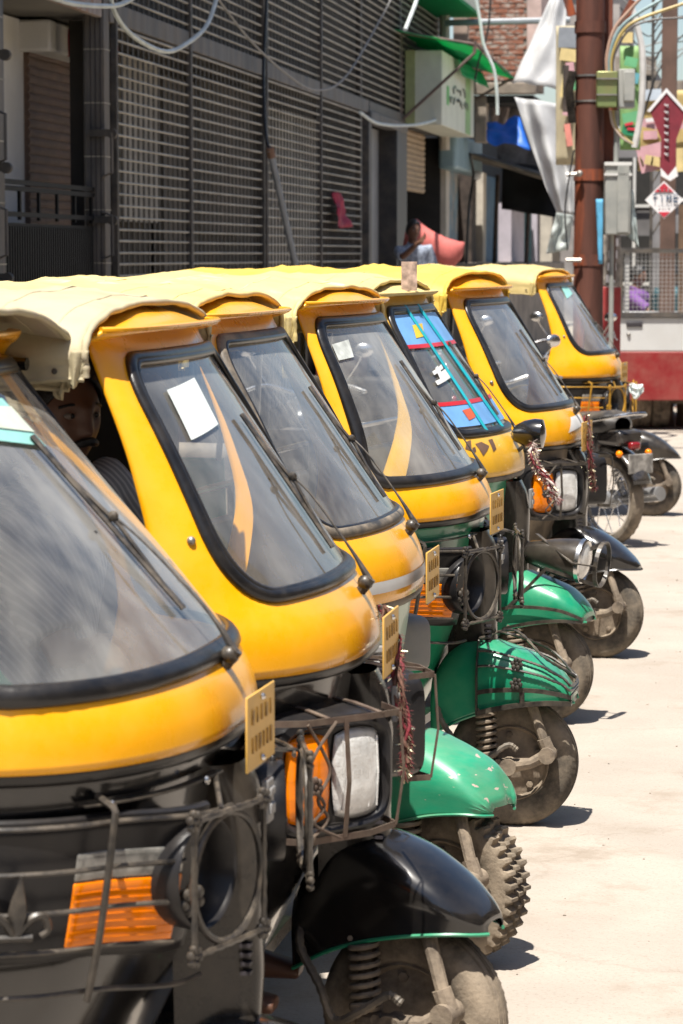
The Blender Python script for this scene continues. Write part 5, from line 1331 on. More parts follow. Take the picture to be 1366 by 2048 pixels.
o = mk('bent_tube', mv(tube(smooth_path(pts, 6), 0.032, 8), -pts[-1]), mat('white_tube', (0.62, 0.60, 0.57), 0.5)); o.location = pts[-1]
tag(o, 'white bent plastic tube beside the green banner', 'tube')
b3 = banner('poster_sheet', 'yellow and pink poster sheet hanging behind the maroon kite', 1276, 1420, 180, 342, 30.5, sheet_mat('banner_yellow', (0.70, 0.55, 0.24), 0.4, 0.6), 'poster')
decor(b3, b3.location, [(1300, 190, 0.40, 0.12, mat('print_paleblue', (0.55, 0.62, 0.70), 0.6), 30.44), (1300, 248, 0.16, 0.09, PINK, 30.43), (1301, 270, 0.15, 0.09, PINK, 30.43), (1312, 313, 0.38, 0.28, PINK, 30.44), (1308, 322, 0.20, 0.10, YELP, 30.40), (1300, 240, 0.09, 0.04, WHT, 30.40), (1355, 320, 0.20, 0.25, YELP, 30.42), (1356, 250, 0.12, 0.1, PINK, 30.42)])
letters('lettering', '???', 0.06, 0.14, 0.03, 0.012, YELP, b3, ony(1302, 322, 30.33)-b3.location, (1, 0, 0), (0, 0, 1))
# kite-shaped banner
YK = 28.5
kp = [(1333, 183), (1372, 226), (1352, 280), (1352, 332), (1336, 352), (1320, 335), (1323, 280), (1300, 222)]
def flat(name, pts, Y, m, th=0.02, parent=None, base=None):
    P = [ony(x, y, Y) for x, y in pts]; b_ = base if base is not None else sum(P, Vector())/len(P)
    n = len(P); V = [p-b_ for p in P]+[p-b_+Vector((0, th, 0)) for p in P]
    F = [tuple(range(n)), tuple(range(2*n-1, n-1, -1))]+[(i, n+i, n+(i+1) % n, (i+1) % n) for i in range(n)]
    o = mk(name, (V, F), m, parent, smooth=0)
    if parent is None: o.location = b_
    return o
kt = flat('kite_banner', kp, YK, MAROON); tag(kt, 'maroon kite-shaped tobacco-shop banner with white lettering', 'banner')
kb = kt.location
kb = Vector(kb)
kt['label'] = 'maroon kite-shaped banner with a vertical line of white lettering'
flat('border', [(1333, 176), (1378, 226), (1372, 228), (1333, 185), (1300, 224), (1294, 222)], YK-0.012, WHT, 0.01, kt, kb)
for k in range(8): letters('lettering', '?', 0.07, 0.055, 0.0, 0.008, WHT, kt, ony(1334, 212+14*k, YK-0.015)-kb, (1, 0, 0), (0, 0, 1))
flat('tail', [(1321, 335), (1336, 352), (1352, 332), (1356, 352), (1340, 362), (1322, 352)], YK-0.006, WHT, 0.01, kt, kb)
# TIME diamond
YD = 27.6
dm = flat('diamond_sign', [(1328, 362), (1367, 400), (1328, 438), (1290, 400)], YD, WHT); db = Vector(dm.location)
tag(dm, 'white and red diamond sign reading TIME on the far brown pole', 'sign')
flat('red_triangle', [(1328, 366), (1347, 384), (1309, 384)], YD-0.008, REDP, 0.006, dm, db)
flat('red_triangle', [(1317, 424), (1340, 424), (1328, 435)], YD-0.008, REDP, 0.006, dm, db)
letters('lettering', 'TIME', 0.042, 0.070, 0.026, 0.0055, NAVY, dm, ony(1331, 397, YD-0.012)-db, (1, 0, 0), (0, 0, 1))
letters('lettering', '???', 0.025, 0.035, 0.012, 0.006, WHT, dm, ony(1328, 379, YD-0.014)-db, (1, 0, 0), (0, 0, 1))
letters('lettering', '????', 0.02, 0.02, 0.010, 0.003, NAVY, dm, ony(1328, 412, YD-0.012)-db, (1, 0, 0), (0, 0, 1))
# brown far pole that carries them
p = ony(1335, 510, 29.4)
fp = thing('brown_pole', 'far brown square pole behind the kite banner', 'pole', (p.x, p.y, 0))
mk('shaft', tube([(0, 0, 0), (0, 0, 7)], 0.11, 4), mat('brown_pole_paint', (0.13, 0.075, 0.055), 0.8, var=0.2, vscale=3), fp, smooth=0)
mk('cross_arm', box2((-0.6, -0.05, 5.05), (0.6, 0.05, 5.15)), DGREY, fp)
for k in range(5): mk('insulator', mv(lathe([(0.0, 0), (0.03, 0), (0.04, 0.06), (0.02, 0.10), (0, 0.1)], 10), (-0.5+0.25*k, -0.02, 5.15)), PALEW, fp)
mk('shaft_sleeve', tube([(0.22, 0.1, 0), (0.22, 0.1, 2.3)], 0.12, 8), mat('wood_pole', (0.22, 0.14, 0.09), 0.8, var=0.2, vscale=4), fp)
# thin dark lattice post
p = ony(1312, 510, 33)
lp = thing('lattice_post', 'thin dark lattice post with wires against the sky', 'post', (p.x, p.y, 0))
for dx in (-0.06, 0.06): mk('rail', tube([(dx, 0, 0), (dx, 0, 6)], 0.02, 6), DGREY, lp)
for k in range(20): mk('lacing', tube([(-0.06, 0, 2+0.2*k), (0.06, 0, 2.2+0.2*k)], 0.012, 5), DGREY, lp)
# far buildings closing the street
for k, (p0, p1, top, Y, col, lab) in enumerate(((1236, 1300, 128, 62, (0.20, 0.19, 0.19), 'far grey house behind the rusty pole'), (1302, 1470, 178, 55, (0.24, 0.23, 0.23), 'far dim grey house at the street end behind the banners'), (1120, 1235, -40, 75, (0.34, 0.31, 0.29), 'tall pale far house behind the white sheets'))):
    a, b = ony(p0, 510, Y), ony(p1, 510, Y); zt = ony(p0, top, Y).z
    fb = thing('far_house', lab, 'house', (a.x, Y, 0))
    w = b.x-a.x
    mk('wall', box2((0, 0, 0), (w, 8, zt)), mat('far_wall_%d' % k, col, 0.9, var=0.25, vscale=0.8), fb)
    mk('parapet', box2((-0.1, -0.15, zt-0.25), (w+0.1, -0.002, zt+0.15)), CONC, fb)
    n = max(1, int(w/1.6))
    for r in range(3):
        for c in range(n):
            x = w*(c+0.5)/n; z = 1.2+r*1.7
            if z+1.0 < zt:
                wd = mk('window', box2((x-0.4, -0.06, z), (x+0.4, -0.02, z+1.0)), DARKIN, fb)
                mk('frame', join(box2((x-0.46, -0.10, z-0.08), (x+0.46, -0.065, z-0.02)), box2((x-0.03, -0.10, z), (x+0.03, -0.065, z+1.0))), PALEW, wd)
# overhead wires
def wire(pts, r, m, label, n=8):
    base = Vector(pts[0]); o = mk('overhead_wire', mv(tube(smooth_path(pts, n), r, 6), -base), m); o.location = base
    return tag(o, label, 'wire')
WW = mat('white_cable', (0.55, 0.60, 0.58), 0.5); GW = mat('grey_cable', (0.25, 0.24, 0.22), 0.6); BW = mat('black_cable', (0.02, 0.02, 0.02), 0.6)
Xw = -4.2
wire([onx(215, -30, Xw), onx(232, 30, Xw), onx(270, 75, Xw), onx(330, 103, Xw), onx(375, 86, Xw), onx(415, 48, Xw), onx(438, -20, Xw)], 0.017, WW, 'white cable looping down in front of the grille')
wire([onx(90, -10, Xw), onx(140, 6, Xw), onx(200, 12, Xw), onx(240, 9, Xw), onx(275, -10, Xw)], 0.017, WW, 'pale cable along the top left above the gate')
wire([onx(430, -10, Xw), onx(500, 80, Xw), onx(570, 145, Xw), onx(630, 180, Xw), onx(690, 155, Xw), onx(760, 40, Xw), onx(790, -20, Xw)], 0.010, GW, 'thin grey wire sagging across the grille')
wire([onx(720, 225, Xw), onx(760, 248, Xw), onx(830, 250, Xw), onx(880, 238, Xw)], 0.018, WW, 'white wire drooping below the sign box')
wire([ony(948, -20, 36), ony(960, 40, 36), ony(968, 90, 36), ony(988, 140, 36), ony(994, 190, 36), ony(995, 230, 36)], 0.022, WW, 'white cable hanging past the green tarpaulin')
wire([ony(982, -20, 36), ony(976, 60, 36), ony(958, 120, 36), ony(950, 160, 36)], 0.014, BW, 'black wire hanging beside the white cable')
wire([onx(810, 60, -4.0), onx(833, 0, -4.0), onx(838, -30, -4.0)], 0.022, WW, 'short white cable rising from the green tarpaulin')
wire([ony(1148, 300, 24.0), ony(1136, 370, 24.0), ony(1130, 430, 24.0), ony(1135, 500, 24.0)], 0.008, BW, 'thin black wire slack at the left of the rusty pole')
wire([ony(1310, 155, 27), ony(1290, 220, 27), ony(1272, 285, 27)], 0.012, BW, 'black wire slanting over the white tube')
for k in range(7):
    y0 = random.uniform(5, 130)
    wire([ony(1240, y0+random.uniform(-30, 30), 31+k), ony(1290+random.uniform(-10, 20), y0+random.uniform(5, 40), 31+k), ony(1330, y0+random.uniform(-20, 20), 31+k), ony(1400, y0-random.uniform(0, 60), 31+k)], 0.009, BW if k % 2 else GW, ['lowest', 'second', 'third', 'fourth', 'fifth', 'sixth', 'topmost'][k]+' tangled wire against the sky by the far pole')
# red post with scrawled white letters and a grey post with peeling bills
p = atZ(1224, 510, 25.6)
rp = thing('red_post', 'red painted concrete post with white scrawl beside the truck', 'post', (p.x, p.y, 0), YAW)
mk('post', box2((-0.085, 0, 0), (0.085, 0.17, 1.49)), mat('red_post_paint', (0.38, 0.02, 0.025), 0.6, var=0.15, vscale=4, dust=0.25), rp, bevel=0.01)
for zz, n in ((1.36, 1), (1.05, 2)): letters('lettering', '?'*n, 0.055, 0.11, 0.02, 0.008, WHT, rp, (0.0, -0.004, zz), (1, 0, 0), (0, 0, 1))
gp = mk('upper_post', box2((-0.08, 0.012, 1.495), (0.08, 0.16, 2.0)), mat('billed_post', (0.34, 0.30, 0.26), 0.8, var=0.3, vscale=10), rp, bevel=0.01)
for k in range(4): mk('peeling_bill', box2((-0.05+0.01*k, 0.004, 1.53+0.11*k), (0.03+0.01*k, 0.011, 1.60+0.11*k)), WHT, gp)
# ================================================================== truck with wire cage
ZT = 28.4; sT = FPX/ZT
tc_ = atZ(1240, 510, ZT)
TW = mat('truck_white', (0.52, 0.52, 0.51), 0.45, var=0.05, vscale=2, dust=0.15); TR = mat('truck_red', (0.24, 0.008, 0.010), 0.45, var=0.1, vscale=2, dust=0.15, up=0)
tk = thing('cargo_truck', 'white and red truck body with wire-mesh cage seen from behind', 'truck', (tc_.x, tc_.y, 0), YAW)
TZ = lambda py: 1.78+(HY-py)/sT
Wd = 1.75
mk('red_panel', box2((0.0, 0, TZ(800)), (Wd, 3.0, TZ(702))), TR, tk, bevel=0.01)
for xx in (0.0, Wd-0.04): mk('rear_post', box2((xx, 2.95, TZ(634)), (xx+0.04, 3.0, TZ(500))), DGREY, tk)
mk('rear_rail', box2((0.0, 2.95, TZ(500)), (Wd, 3.0, TZ(494))), DGREY, tk)
wp_ = mk('white_panel', box2((0.0, 0.004, TZ(702)+0.002), (Wd, 2.99, TZ(634))), TW, tk, bevel=0.01)
mk('handle_recess', box2((0.07, -0.012, TZ(653)), (0.235, 0.02, TZ(643))), INK, wp_, bevel=0.008)
mk('lock', ball((0.095, 0.0, TZ(668)), 0.022, 8, 6), STEEL, wp_)
fr = mk('cage_frame', join(box2((-0.01, -0.02, TZ(634)+0.002), (Wd, 0.05, TZ(624))), box2((-0.01, -0.02, TZ(506)), (Wd, 0.05, TZ(498))), box2((-0.02, -0.02, TZ(624)), (0.03, 0.05, TZ(506)))), DGREY, tk, kind=None)
mesh_g = []
x = 0.05
while x < Wd: mesh_g.append(box2((x, 0, TZ(624)), (x+0.004, 0.004, TZ(506)))); x += 0.042
z = TZ(622)
while z < TZ(506): mesh_g.append(box2((0.03, 0.008, z), (Wd, 0.012, z+0.004))); z += 0.042
mk('wire_mesh', join(*mesh_g), mat('bright_mesh_wire', (0.45, 0.45, 0.44), 0.5, metal=0.4), tk, smooth=0, kind='stuff')
mk('white_edge', box2((0.05, 0.02, TZ(624)), (0.10, 0.03, TZ(506))), TW, tk)
mk('blue_bar', box2((-0.05, -0.03, TZ(570)), (-0.025, 0.0, TZ(480))), mat('sky_blue_cloth', (0.10, 0.38, 0.60)), tk)
for sgx in (0.28, 0.47, 1.28, 1.47):
    wv = mk('wheel', xf(lathe([(0.14, -0.07), (0.16, -0.085), (0.27, -0.09), (0.29, -0.075), (0.30, -0.03), (0.292, -0.02), (0.30, -0.01), (0.30, 0.01), (0.292, 0.02), (0.30, 0.03), (0.29, 0.075), (0.27, 0.09), (0.16, 0.085), (0.14, 0.07), (0.0, 0.05)], 36, Matrix.Rotation(PI/2, 4, 'Y')), Matrix.Translation((sgx, 0.55, 0.30))), TYREM, tk, smooth=50)
mk('axle', cyl((0.2, 0.55, 0.3), (1.5, 0.55, 0.3), 0.06, 12), MUDM, tk)
mk('drawbar', box2((0.8, 3.0, 0.42), (0.92, 4.0, 0.50)), DGREY, tk)
# ================================================================== people
SKIN = mat('brown_skin', (0.20, 0.095, 0.055), 0.5, var=0.08, vscale=8)
SKIND = mat('deep_brown_skin', (0.125, 0.058, 0.035), 0.5, var=0.08, vscale=8)
HAIR = mat('black_hair', (0.008, 0.007, 0.007), 0.5, var=0.2, vscale=40, bump=0.4, bscale=120)
EYEW = mat('eye_white', (0.22, 0.19, 0.17), 0.3, var=0.02); EYEB = mat('iris', (0.015, 0.010, 0.008), 0.15)
def head_geo(nu=48, nv=40):
    def f(a, b):
        th = 2*PI*a; ph = PI*(b-0.5)
        d = Vector((math.cos(ph)*math.cos(th), math.cos(ph)*math.sin(th), math.sin(ph)))
        z = d.z; y = d.y; x = d.x
        rx, ry, rz = 0.098, 0.077, 0.120
        if z < 0: ry *= 1-0.22*(-z)**1.4; rx *= 1-0.10*(-z)**2
        p = Vector((x*rx, y*ry, z*rz))
        if x > 0:
            g = lambda v, c, s: math.exp(-((v-c)/s)**2)
            p.x -= 0.006*x
            p.x += 0.008*g(z, 0.16, 0.10)*g(y, 0, 0.7)                       # brow
            p.x -= 0.011*(g(y, 0.40, 0.20)+g(y, -0.40, 0.20))*g(z, 0.02, 0.13)  # sockets
            nl = max(0, min(1, (0.12-z)/0.42))
            p.x += 0.030*nl*g(y, 0, 0.16)*(1 if z > -0.30 else math.exp(-((z+0.30)/0.08)**2)) # nose
            p.x += 0.010*g(y, 0, 0.20)*g(z, 0.10, 0.10)
            p.x += 0.007*(g(z, -0.50, 0.05)+g(z, -0.62, 0.06))*g(y, 0, 0.30)    # lips
            p.x -= 0.004*g(z, -0.56, 0.025)*g(y, 0, 0.28)
            p.x += 0.012*g(z, -0.88, 0.14)*g(y, 0, 0.4)                      # chin
            p.x += 0.004*(g(y, 0.62, 0.2)+g(y, -0.62, 0.2))*g(z, -0.12, 0.2)      # cheekbones
        return p
    g = grid(f, nu, nv, True)
    for s in (-1, 1): g = join(g, ball((-0.005, s*0.076, -0.008), 0.03, 10, 8, (0.55, 0.35, 1.0)))
    return g
def person(name, label, loc, rz, pose, head_rot=0.0, shirt=None, skin=SKIN, trousers=None, scale=1.0, voxel=0.012, group=None, moustache=False, hair=True, tilt=0.0):
    """pose: dict of joint positions in the person's own frame (x forward, y left, z up)"""
    root = thing(name, label, 'person', loc, rz, group)
    P = {k: Vector(v) for k, v in pose.items()}
    HM = Matrix.Translation(P['head']) @ Matrix.Rotation(head_rot, 4, 'Z') @ Matrix.Rotation(tilt, 4, 'Y')
    hd = xf(head_geo(), HM)
    ch, pv = P['chest'], P['pelvis']
    nk = P['neck']
    gs = [hd, tube([P['head']+Vector((-0.01, 0, -0.05)), nk], [0.052, 0.058], 14)]
    gs.append(tube(smooth_path([nk, ch+Vector((0, 0, 0.08)), ch, pv.lerp(ch, 0.4), pv], 4), [0.055, 0.065, 0.080, 0.10, 0.115, 0.12, 0.122, 0.12, 0.115, 0.112, 0.11, 0.11, 0.112, 0.114, 0.115, 0.116, 0.11][:17], 16, r2=[0.06, 0.09, 0.13, 0.16, 0.175, 0.175, 0.17, 0.165, 0.16, 0.155, 0.15, 0.15, 0.15, 0.155, 0.16, 0.16, 0.15][:17], up=Vector((1, 0, 0))))
    cloths = []
    for s in ('l', 'r'):
        sh, el, wr = P['sh_'+s], P['el_'+s], P['wr_'+s]
        gs.append(tube([ch+Vector((0, 0, 0.06)), sh, sh.lerp(el, 0.4), el, el.lerp(wr, 0.35), wr], [0.06, 0.052, 0.045, 0.038, 0.037, 0.026], 12))
        d = (wr-el).normalized(); sd = P.get('palm_'+s, Vector((0, 0, 1))); sd = (sd-d*sd.dot(d)).normalized(); ac = d.cross(sd)
        gs.append(tube([wr, wr+d*0.03, wr+d*0.085], [0.020, 0.020, 0.016], 10, r2=[0.028, 0.040, 0.042], up=sd))
        for k in range(4):
            b0 = wr+d*0.08+ac*(-0.030+0.020*k); Lf = (0.062, 0.072, 0.068, 0.052)[k]
            gs.append(tube([b0-d*0.02, b0+d*Lf*0.45-sd*0.004, b0+d*Lf*0.8-sd*0.022, b0+d*Lf*0.9-sd*0.042], [0.0095, 0.009, 0.008, 0.007], 8))
        b0 = wr+d*0.025-ac*0.036
        gs.append(tube([b0, b0+d*0.03-ac*0.022, b0+d*0.058-ac*0.024-sd*0.010], [0.012, 0.011, 0.009], 8))
        hp, kn, an = P['hip_'+s], P['kn_'+s], P['an_'+s]
        gs.append(tube([pv.lerp(hp, 0.5), hp, hp.lerp(kn, 0.5), kn, kn.lerp(an, 0.35), an], [0.09, 0.085, 0.072, 0.055, 0.052, 0.035], 12))
        gs.append(tube([an+Vector((-0.04, 0, -0.04)), an+Vector((0.05, 0, -0.05)), an+Vector((0.16, 0, -0.065))], [0.035, 0.035, 0.018], 10, r2=[0.035, 0.04, 0.042]))
    body = mk('body', join(*gs), skin, root, smooth=180)
    m = body.modifiers.new('r', 'REMESH'); m.mode = 'VOXEL'; m.voxel_size = voxel; m.use_smooth_shade = True
    m = body.modifiers.new('s', 'SMOOTH'); m.factor = 0.5; m.iterations = 2
    if hair:
        def hf(a, b):
            th = 2*PI*a; ph = PI*0.5*(1-b)
            d = Vector((math.cos(ph)*math.cos(th), math.cos(ph)*math.sin(th), math.sin(ph)))
            front = max(0, math.cos(th))
            low = -0.35+0.95*front**0.8
            zz = 1-(1-low)*b
            r = math.sqrt(max(0, 1-zz*zz))
            k = 1.06+0.05*nz((th*2, b*4, 3), 1.5)+0.08*front*(1-abs(b-0.6))
            return Vector((r*math.cos(th)*0.098*k-0.004, r*math.sin(th)*0.078*k, zz*0.120*k))
        g = grid(hf, 40, 16, True)
        mk('hair', xf(g, HM), HAIR, root, smooth=180, solid=0.006, offset=1)
    for s in (-1, 1):
        e = mk('eye', xf(ball((0.0735, s*0.031, 0.003), 0.0125, 12, 8, (1, 1.1, 0.6)), HM), EYEW, root)
        mk('iris', xf(ball((0.0845, s*0.031, 0.003), 0.0056, 10, 6, (0.5, 1, 1)), HM), EYEB, e)
        mk('eyebrow', xf(tube(smooth_path([(0.084, s*0.014, 0.022), (0.082, s*0.032, 0.026), (0.067, s*0.054, 0.020)], 4), 0.0036, 6), HM), HAIR, root)
    if moustache:
        mk('moustache', xf(tube(smooth_path([(0.078, -0.034, -0.060), (0.093, -0.020, -0.054), (0.100, 0, -0.050), (0.093, 0.020, -0.054), (0.078, 0.034, -0.060)], 5), [0.004, 0.005, 0.006, 0.007, 0.008, 0.009, 0.0095, 0.010, 0.010, 0.009, 0.009, 0.010, 0.010, 0.0095, 0.009, 0.008, 0.007, 0.006, 0.005, 0.004, 0.003][:21], 8), HM), HAIR, root)
    if shirt:
        sg_ = []
        prof = smooth_path([nk+Vector((-0.01, 0, -0.01)), ch+Vector((0, 0, 0.09)), ch, pv.lerp(ch, 0.4), pv+Vector((0, 0, -0.06))], 4)
        n = len(prof)
        ra = [0.070, 0.085, 0.10, 0.12, 0.130, 0.134, 0.136, 0.135, 0.132, 0.128, 0.127, 0.127, 0.13, 0.132, 0.135, 0.138, 0.140]
        rb = [0.075, 0.115, 0.15, 0.18, 0.192, 0.192, 0.187, 0.182, 0.177, 0.172, 0.168, 0.168, 0.17, 0.172, 0.176, 0.178, 0.18]
        sg_.append(tube(prof, ra[:n], 20, r2=rb[:n], up=Vector((1, 0, 0))))
        for s in ('l', 'r'):
            sh, el = P['sh_'+s], P['el_'+s]
            sg_.append(tube([ch+Vector((0, 0, 0.06)), sh, sh.lerp(el, 0.45), sh.lerp(el, 0.85)], [0.075, 0.070, 0.064, 0.066], 14))
        so = mk('shirt', join(*sg_), shirt, root, smooth=180)
        m = so.modifiers.new('r', 'REMESH'); m.mode = 'VOXEL'; m.voxel_size = 0.012; m.use_smooth_shade = True
        m = so.modifiers.new('s', 'SMOOTH'); m.factor = 0.5; m.iterations = 4
        mk('collar', tube(smooth_path([nk+Vector((0.06, 0.0, -0.03)), nk+Vector((0.03, 0.06, 0.0)), nk+Vector((-0.05, 0.04, 0.02)), nk+Vector((-0.05, -0.04, 0.02)), nk+Vector((0.03, -0.06, 0.0))], 5, True), 0.014, 8, True, r2=0.007), shirt, root)
    if trousers:
        tg = [tube([pv+Vector((0, 0, 0.05)), pv+Vector((0, 0, -0.05))], [0.13, 0.13], 16, r2=[0.165, 0.17], up=Vector((1, 0, 0)))]
        for s in ('l', 'r'):
            hp, kn, an = P['hip_'+s], P['kn_'+s], P['an_'+s]
            tg.append(tube([pv.lerp(hp, 0.5), hp, hp.lerp(kn, 0.5), kn, kn.lerp(an, 0.5), an+Vector((0, 0, 0.02))], [0.10, 0.10, 0.088, 0.072, 0.068, 0.066], 14))
        to = mk('trousers', join(*tg), trousers, root, smooth=180)
        m = to.modifiers.new('r', 'REMESH'); m.mode = 'VOXEL'; m.voxel_size = 0.014; m.use_smooth_shade = True
    root.scale = (scale,)*3
    return root
def stand(**k):
    p = dict(head=(0.03, 0, 1.60), neck=(0, 0, 1.45), chest=(0, 0, 1.28), pelvis=(0, 0, 0.92), sh_l=(0, 0.19, 1.38), sh_r=(0, -0.19, 1.38), el_l=(-0.02, 0.25, 1.10), el_r=(-0.02, -0.25, 1.10), wr_l=(0.06, 0.24, 0.86), wr_r=(0.06, -0.24, 0.86), palm_l=(0, -1, 0), palm_r=(0, 1, 0), hip_l=(0, 0.09, 0.88), hip_r=(0, -0.09, 0.88), kn_l=(0.02, 0.10, 0.48), kn_r=(0.02, -0.10, 0.48), an_l=(0, 0.10, 0.08), an_r=(0, -0.10, 0.08))
    p.update(k); return p
STRIPE = mat('striped_shirt', (0.42, 0.44, 0.50), 0.8, var=0.05)
def striped(m, c1, c2, scale):
    N = m.node_tree.nodes; L = m.node_tree.links; p = N['Principled BSDF']
    tc = N.new('ShaderNodeTexCoord'); w = N.new('ShaderNodeTexWave'); w.inputs['Scale'].default_value = scale; w.inputs['Distortion'].default_value = 2.0; w.inputs['Detail Scale'].default_value = 0.6; w.bands_direction = 'DIAGONAL'
    r = N.new('ShaderNodeValToRGB'); r.color_ramp.elements[0].color = (*c1, 1); r.color_ramp.elements[1].color = (*c2, 1); r.color_ramp.elements[0].position = 0.62; r.color_ramp.elements[1].position = 0.72
    L.new(tc.outputs['Object'], w.inputs[0]); L.new(w.outputs['Fac'], r.inputs[0]); L.new(r.outputs[0], p.inputs['Base Color'])
striped(STRIPE, (0.24, 0.25, 0.28), (0.45, 0.46, 0.49), 30)
DARKT = mat('dark_trousers', (0.03, 0.03, 0.035), 0.8)
# the driver sits in the second rickshaw, arms on the handlebar, looking out over his right shoulder toward the camera side
B0 = Vector(RB.location); BM = Matrix.Rotation(RB.rotation_euler.z, 3, 'Z')
drv = dict(head=(0.06, 0, 0.86), neck=(0.03, 0, 0.735), chest=(0.02, 0, 0.55), pelvis=(-0.04, 0, 0.10), sh_l=(0.12, 0.17, 0.70), sh_r=(0.00, -0.19, 0.62), el_l=(0.26, 0.25, 0.50), el_r=(0.14, -0.27, 0.40), wr_l=(0.33, 0.27, 0.425), wr_r=(0.33, -0.27, 0.425), palm_l=(0, 0, 1), palm_r=(0, 0, 1), hip_l=(0, 0.10, 0.08), hip_r=(0, -0.10, 0.08), kn_l=(0.36, 0.16, 0.10), kn_r=(0.36, -0.16, 0.10), an_l=(0.38, 0.14, -0.26), an_r=(0.38, -0.14, -0.26))
D = person('person', 'moustached driver in striped shirt looking out of the black-mudguard rickshaw', B0+BM @ Vector((-0.795, -0.08, 0.590)), RB.rotation_euler.z, drv, R(-38), STRIPE, SKIND, DARKT, voxel=0.007, moustache=True)
# man carrying a red sack at the dark shop door
CHECK = mat('checked_shirt', (0.35, 0.40, 0.50), 0.8, var=0.3, vscale=25)
sp = onx(826, 440, -4.05)
sx = person('person', 'man in checked shirt with a red sack on his shoulder at a dark shop door', (sp.x, sp.y, 0.46), R(-75), stand(wr_r=(0.34, 0.02, 1.46), el_r=(0.22, -0.14, 1.30), sh_r=(0.05, -0.18, 1.36), palm_r=(0, 1, 0)), R(20), CHECK, SKIND, DARKT)
sk_ = onx(868, 487, -3.85)
def sackf(a, b):
    th = 2*PI*a; t = 2*b-1
    e = (1-abs(t)**5)**0.5
    cx, sx_ = math.cos(th), math.sin(th)
    hgt = 0.185*(0.82+0.18*abs(t)**3)                      # the sewn ends stand out as corners
    return Vector((t*(0.36-0.02*sx_*sx_), 0.15*e*cx*abs(cx)**-0.25 if abs(cx) > 1e-3 else 0.0, hgt*math.copysign(abs(sx_)**0.8, sx_)*(0.35+0.65*min(1, e*1.6))+0.010*nz((t*4, cx*2, sx_*2), 1.5)-0.03*(1-t*t)))
sck = mk('grain_sack', xf(grid(sackf, 28, 26, True), Matrix.Rotation(YAW, 4, 'Z') @ Matrix.Rotation(R(26), 4, 'Y')), mat('red_sack_cloth', (0.60, 0.15, 0.13), 0.7, var=0.15, vscale=5, bump=0.25, bscale=10), None, smooth=180)
sck.location = sk_; tag(sck, 'bulging salmon-red sack carried on a man\'s shoulder', 'sack')
# people beyond the truck's mesh
PURPS = mat('purple_shirt', (0.17, 0.07, 0.26), 0.8, var=0.15); TEALS = mat('dark_teal_shirt', (0.03, 0.09, 0.11), 0.8); WSH = mat('white_shirt', (0.6, 0.62, 0.65), 0.8)
p1 = atZ(1272, 552, 33.2); person('person', 'person in purple shirt reaching forward behind the truck mesh', (p1.x, p1.y, p1.z-1.60), R(-20), stand(wr_r=(0.50, -0.20, 1.08), el_r=(0.28, -0.22, 1.18), wr_l=(0.48, 0.1, 1.1), el_l=(0.26, 0.2, 1.16)), 0, PURPS, SKIN, DARKT, group=None)
p2 = atZ(1345, 548, 32.8); person('person', 'person in dark teal shirt with head bowed behind the truck mesh', (p2.x, p2.y, p2.z-1.60), R(-110), stand(), 0, TEALS, SKIND, DARKT, tilt=0.3)
p3 = atZ(1385, 560, 32.4); person('person', 'person in white shirt at the right edge behind the truck mesh', (p3.x, p3.y, p3.z-1.60), R(170), stand(), 0, WSH, SKIND, DARKT)
# ================================================================== motorcycles
SEATB = mat('motorcycle_seat', (0.018, 0.018, 0.019), 0.35, var=0.2, dust=0.3, up=0.9)
TANKB = mat('motorcycle_black', (0.012, 0.012, 0.014), 0.2, coat=0.6, var=0.2, dust=0.15)
REDL = mat('red_tail_lens', (0.22, 0.008, 0.010), 0.2, coat=0.6, var=0.1)
SILV = mat('silver_paint', (0.45, 0.46, 0.47), 0.35, metal=0.7, var=0.15, dust=0.3)
def moto_wheel(parent, x, r, name):
    MY = Matrix.Rotation(PI/2, 4, 'X'); T = Matrix.Translation((x, 0, r))
    w = mk(name, xf(lathe([(r-0.062, -0.030), (r-0.07, -0.034), (r-0.075, -0.02), (r-0.072, 0.0), (r-0.075, 0.02), (r-0.07, 0.034), (r-0.062, 0.030)], 48, MY), T), CHROME, parent)
    mk('tyre', xf(lathe([(r-0.064, -0.030), (r-0.045, -0.045), (r-0.02, -0.046), (r-0.004, -0.030), (r, -0.010), (r, 0.010), (r-0.004, 0.030), (r-0.02, 0.046), (r-0.045, 0.045), (r-0.064, 0.030)], 64, MY, lambda k, i, rr, h: (rr-0.006 if (i in (3, 6) and k % 2) else rr, h)), T), TYRE, w, smooth=50)
    mk('hub', xf(lathe([(0.0, -0.06), (0.055, -0.055), (0.06, -0.03), (0.035, -0.02), (0.035, 0.02), (0.06, 0.03), (0.055, 0.055), (0.0, 0.06)], 24, MY), T), SILV, w)
    for k in range(18):
        a = 2*PI*k/18; b = a+(0.5 if k % 2 else -0.5)
        mk('spoke', xf(tube([(0.05*math.cos(b), 0.03*(1 if k % 2 else -1), 0.05*math.sin(b)), ((r-0.07)*math.cos(a), 0, (r-0.07)*math.sin(a))], 0.0028, 5), T), CHROME, w)
    return w
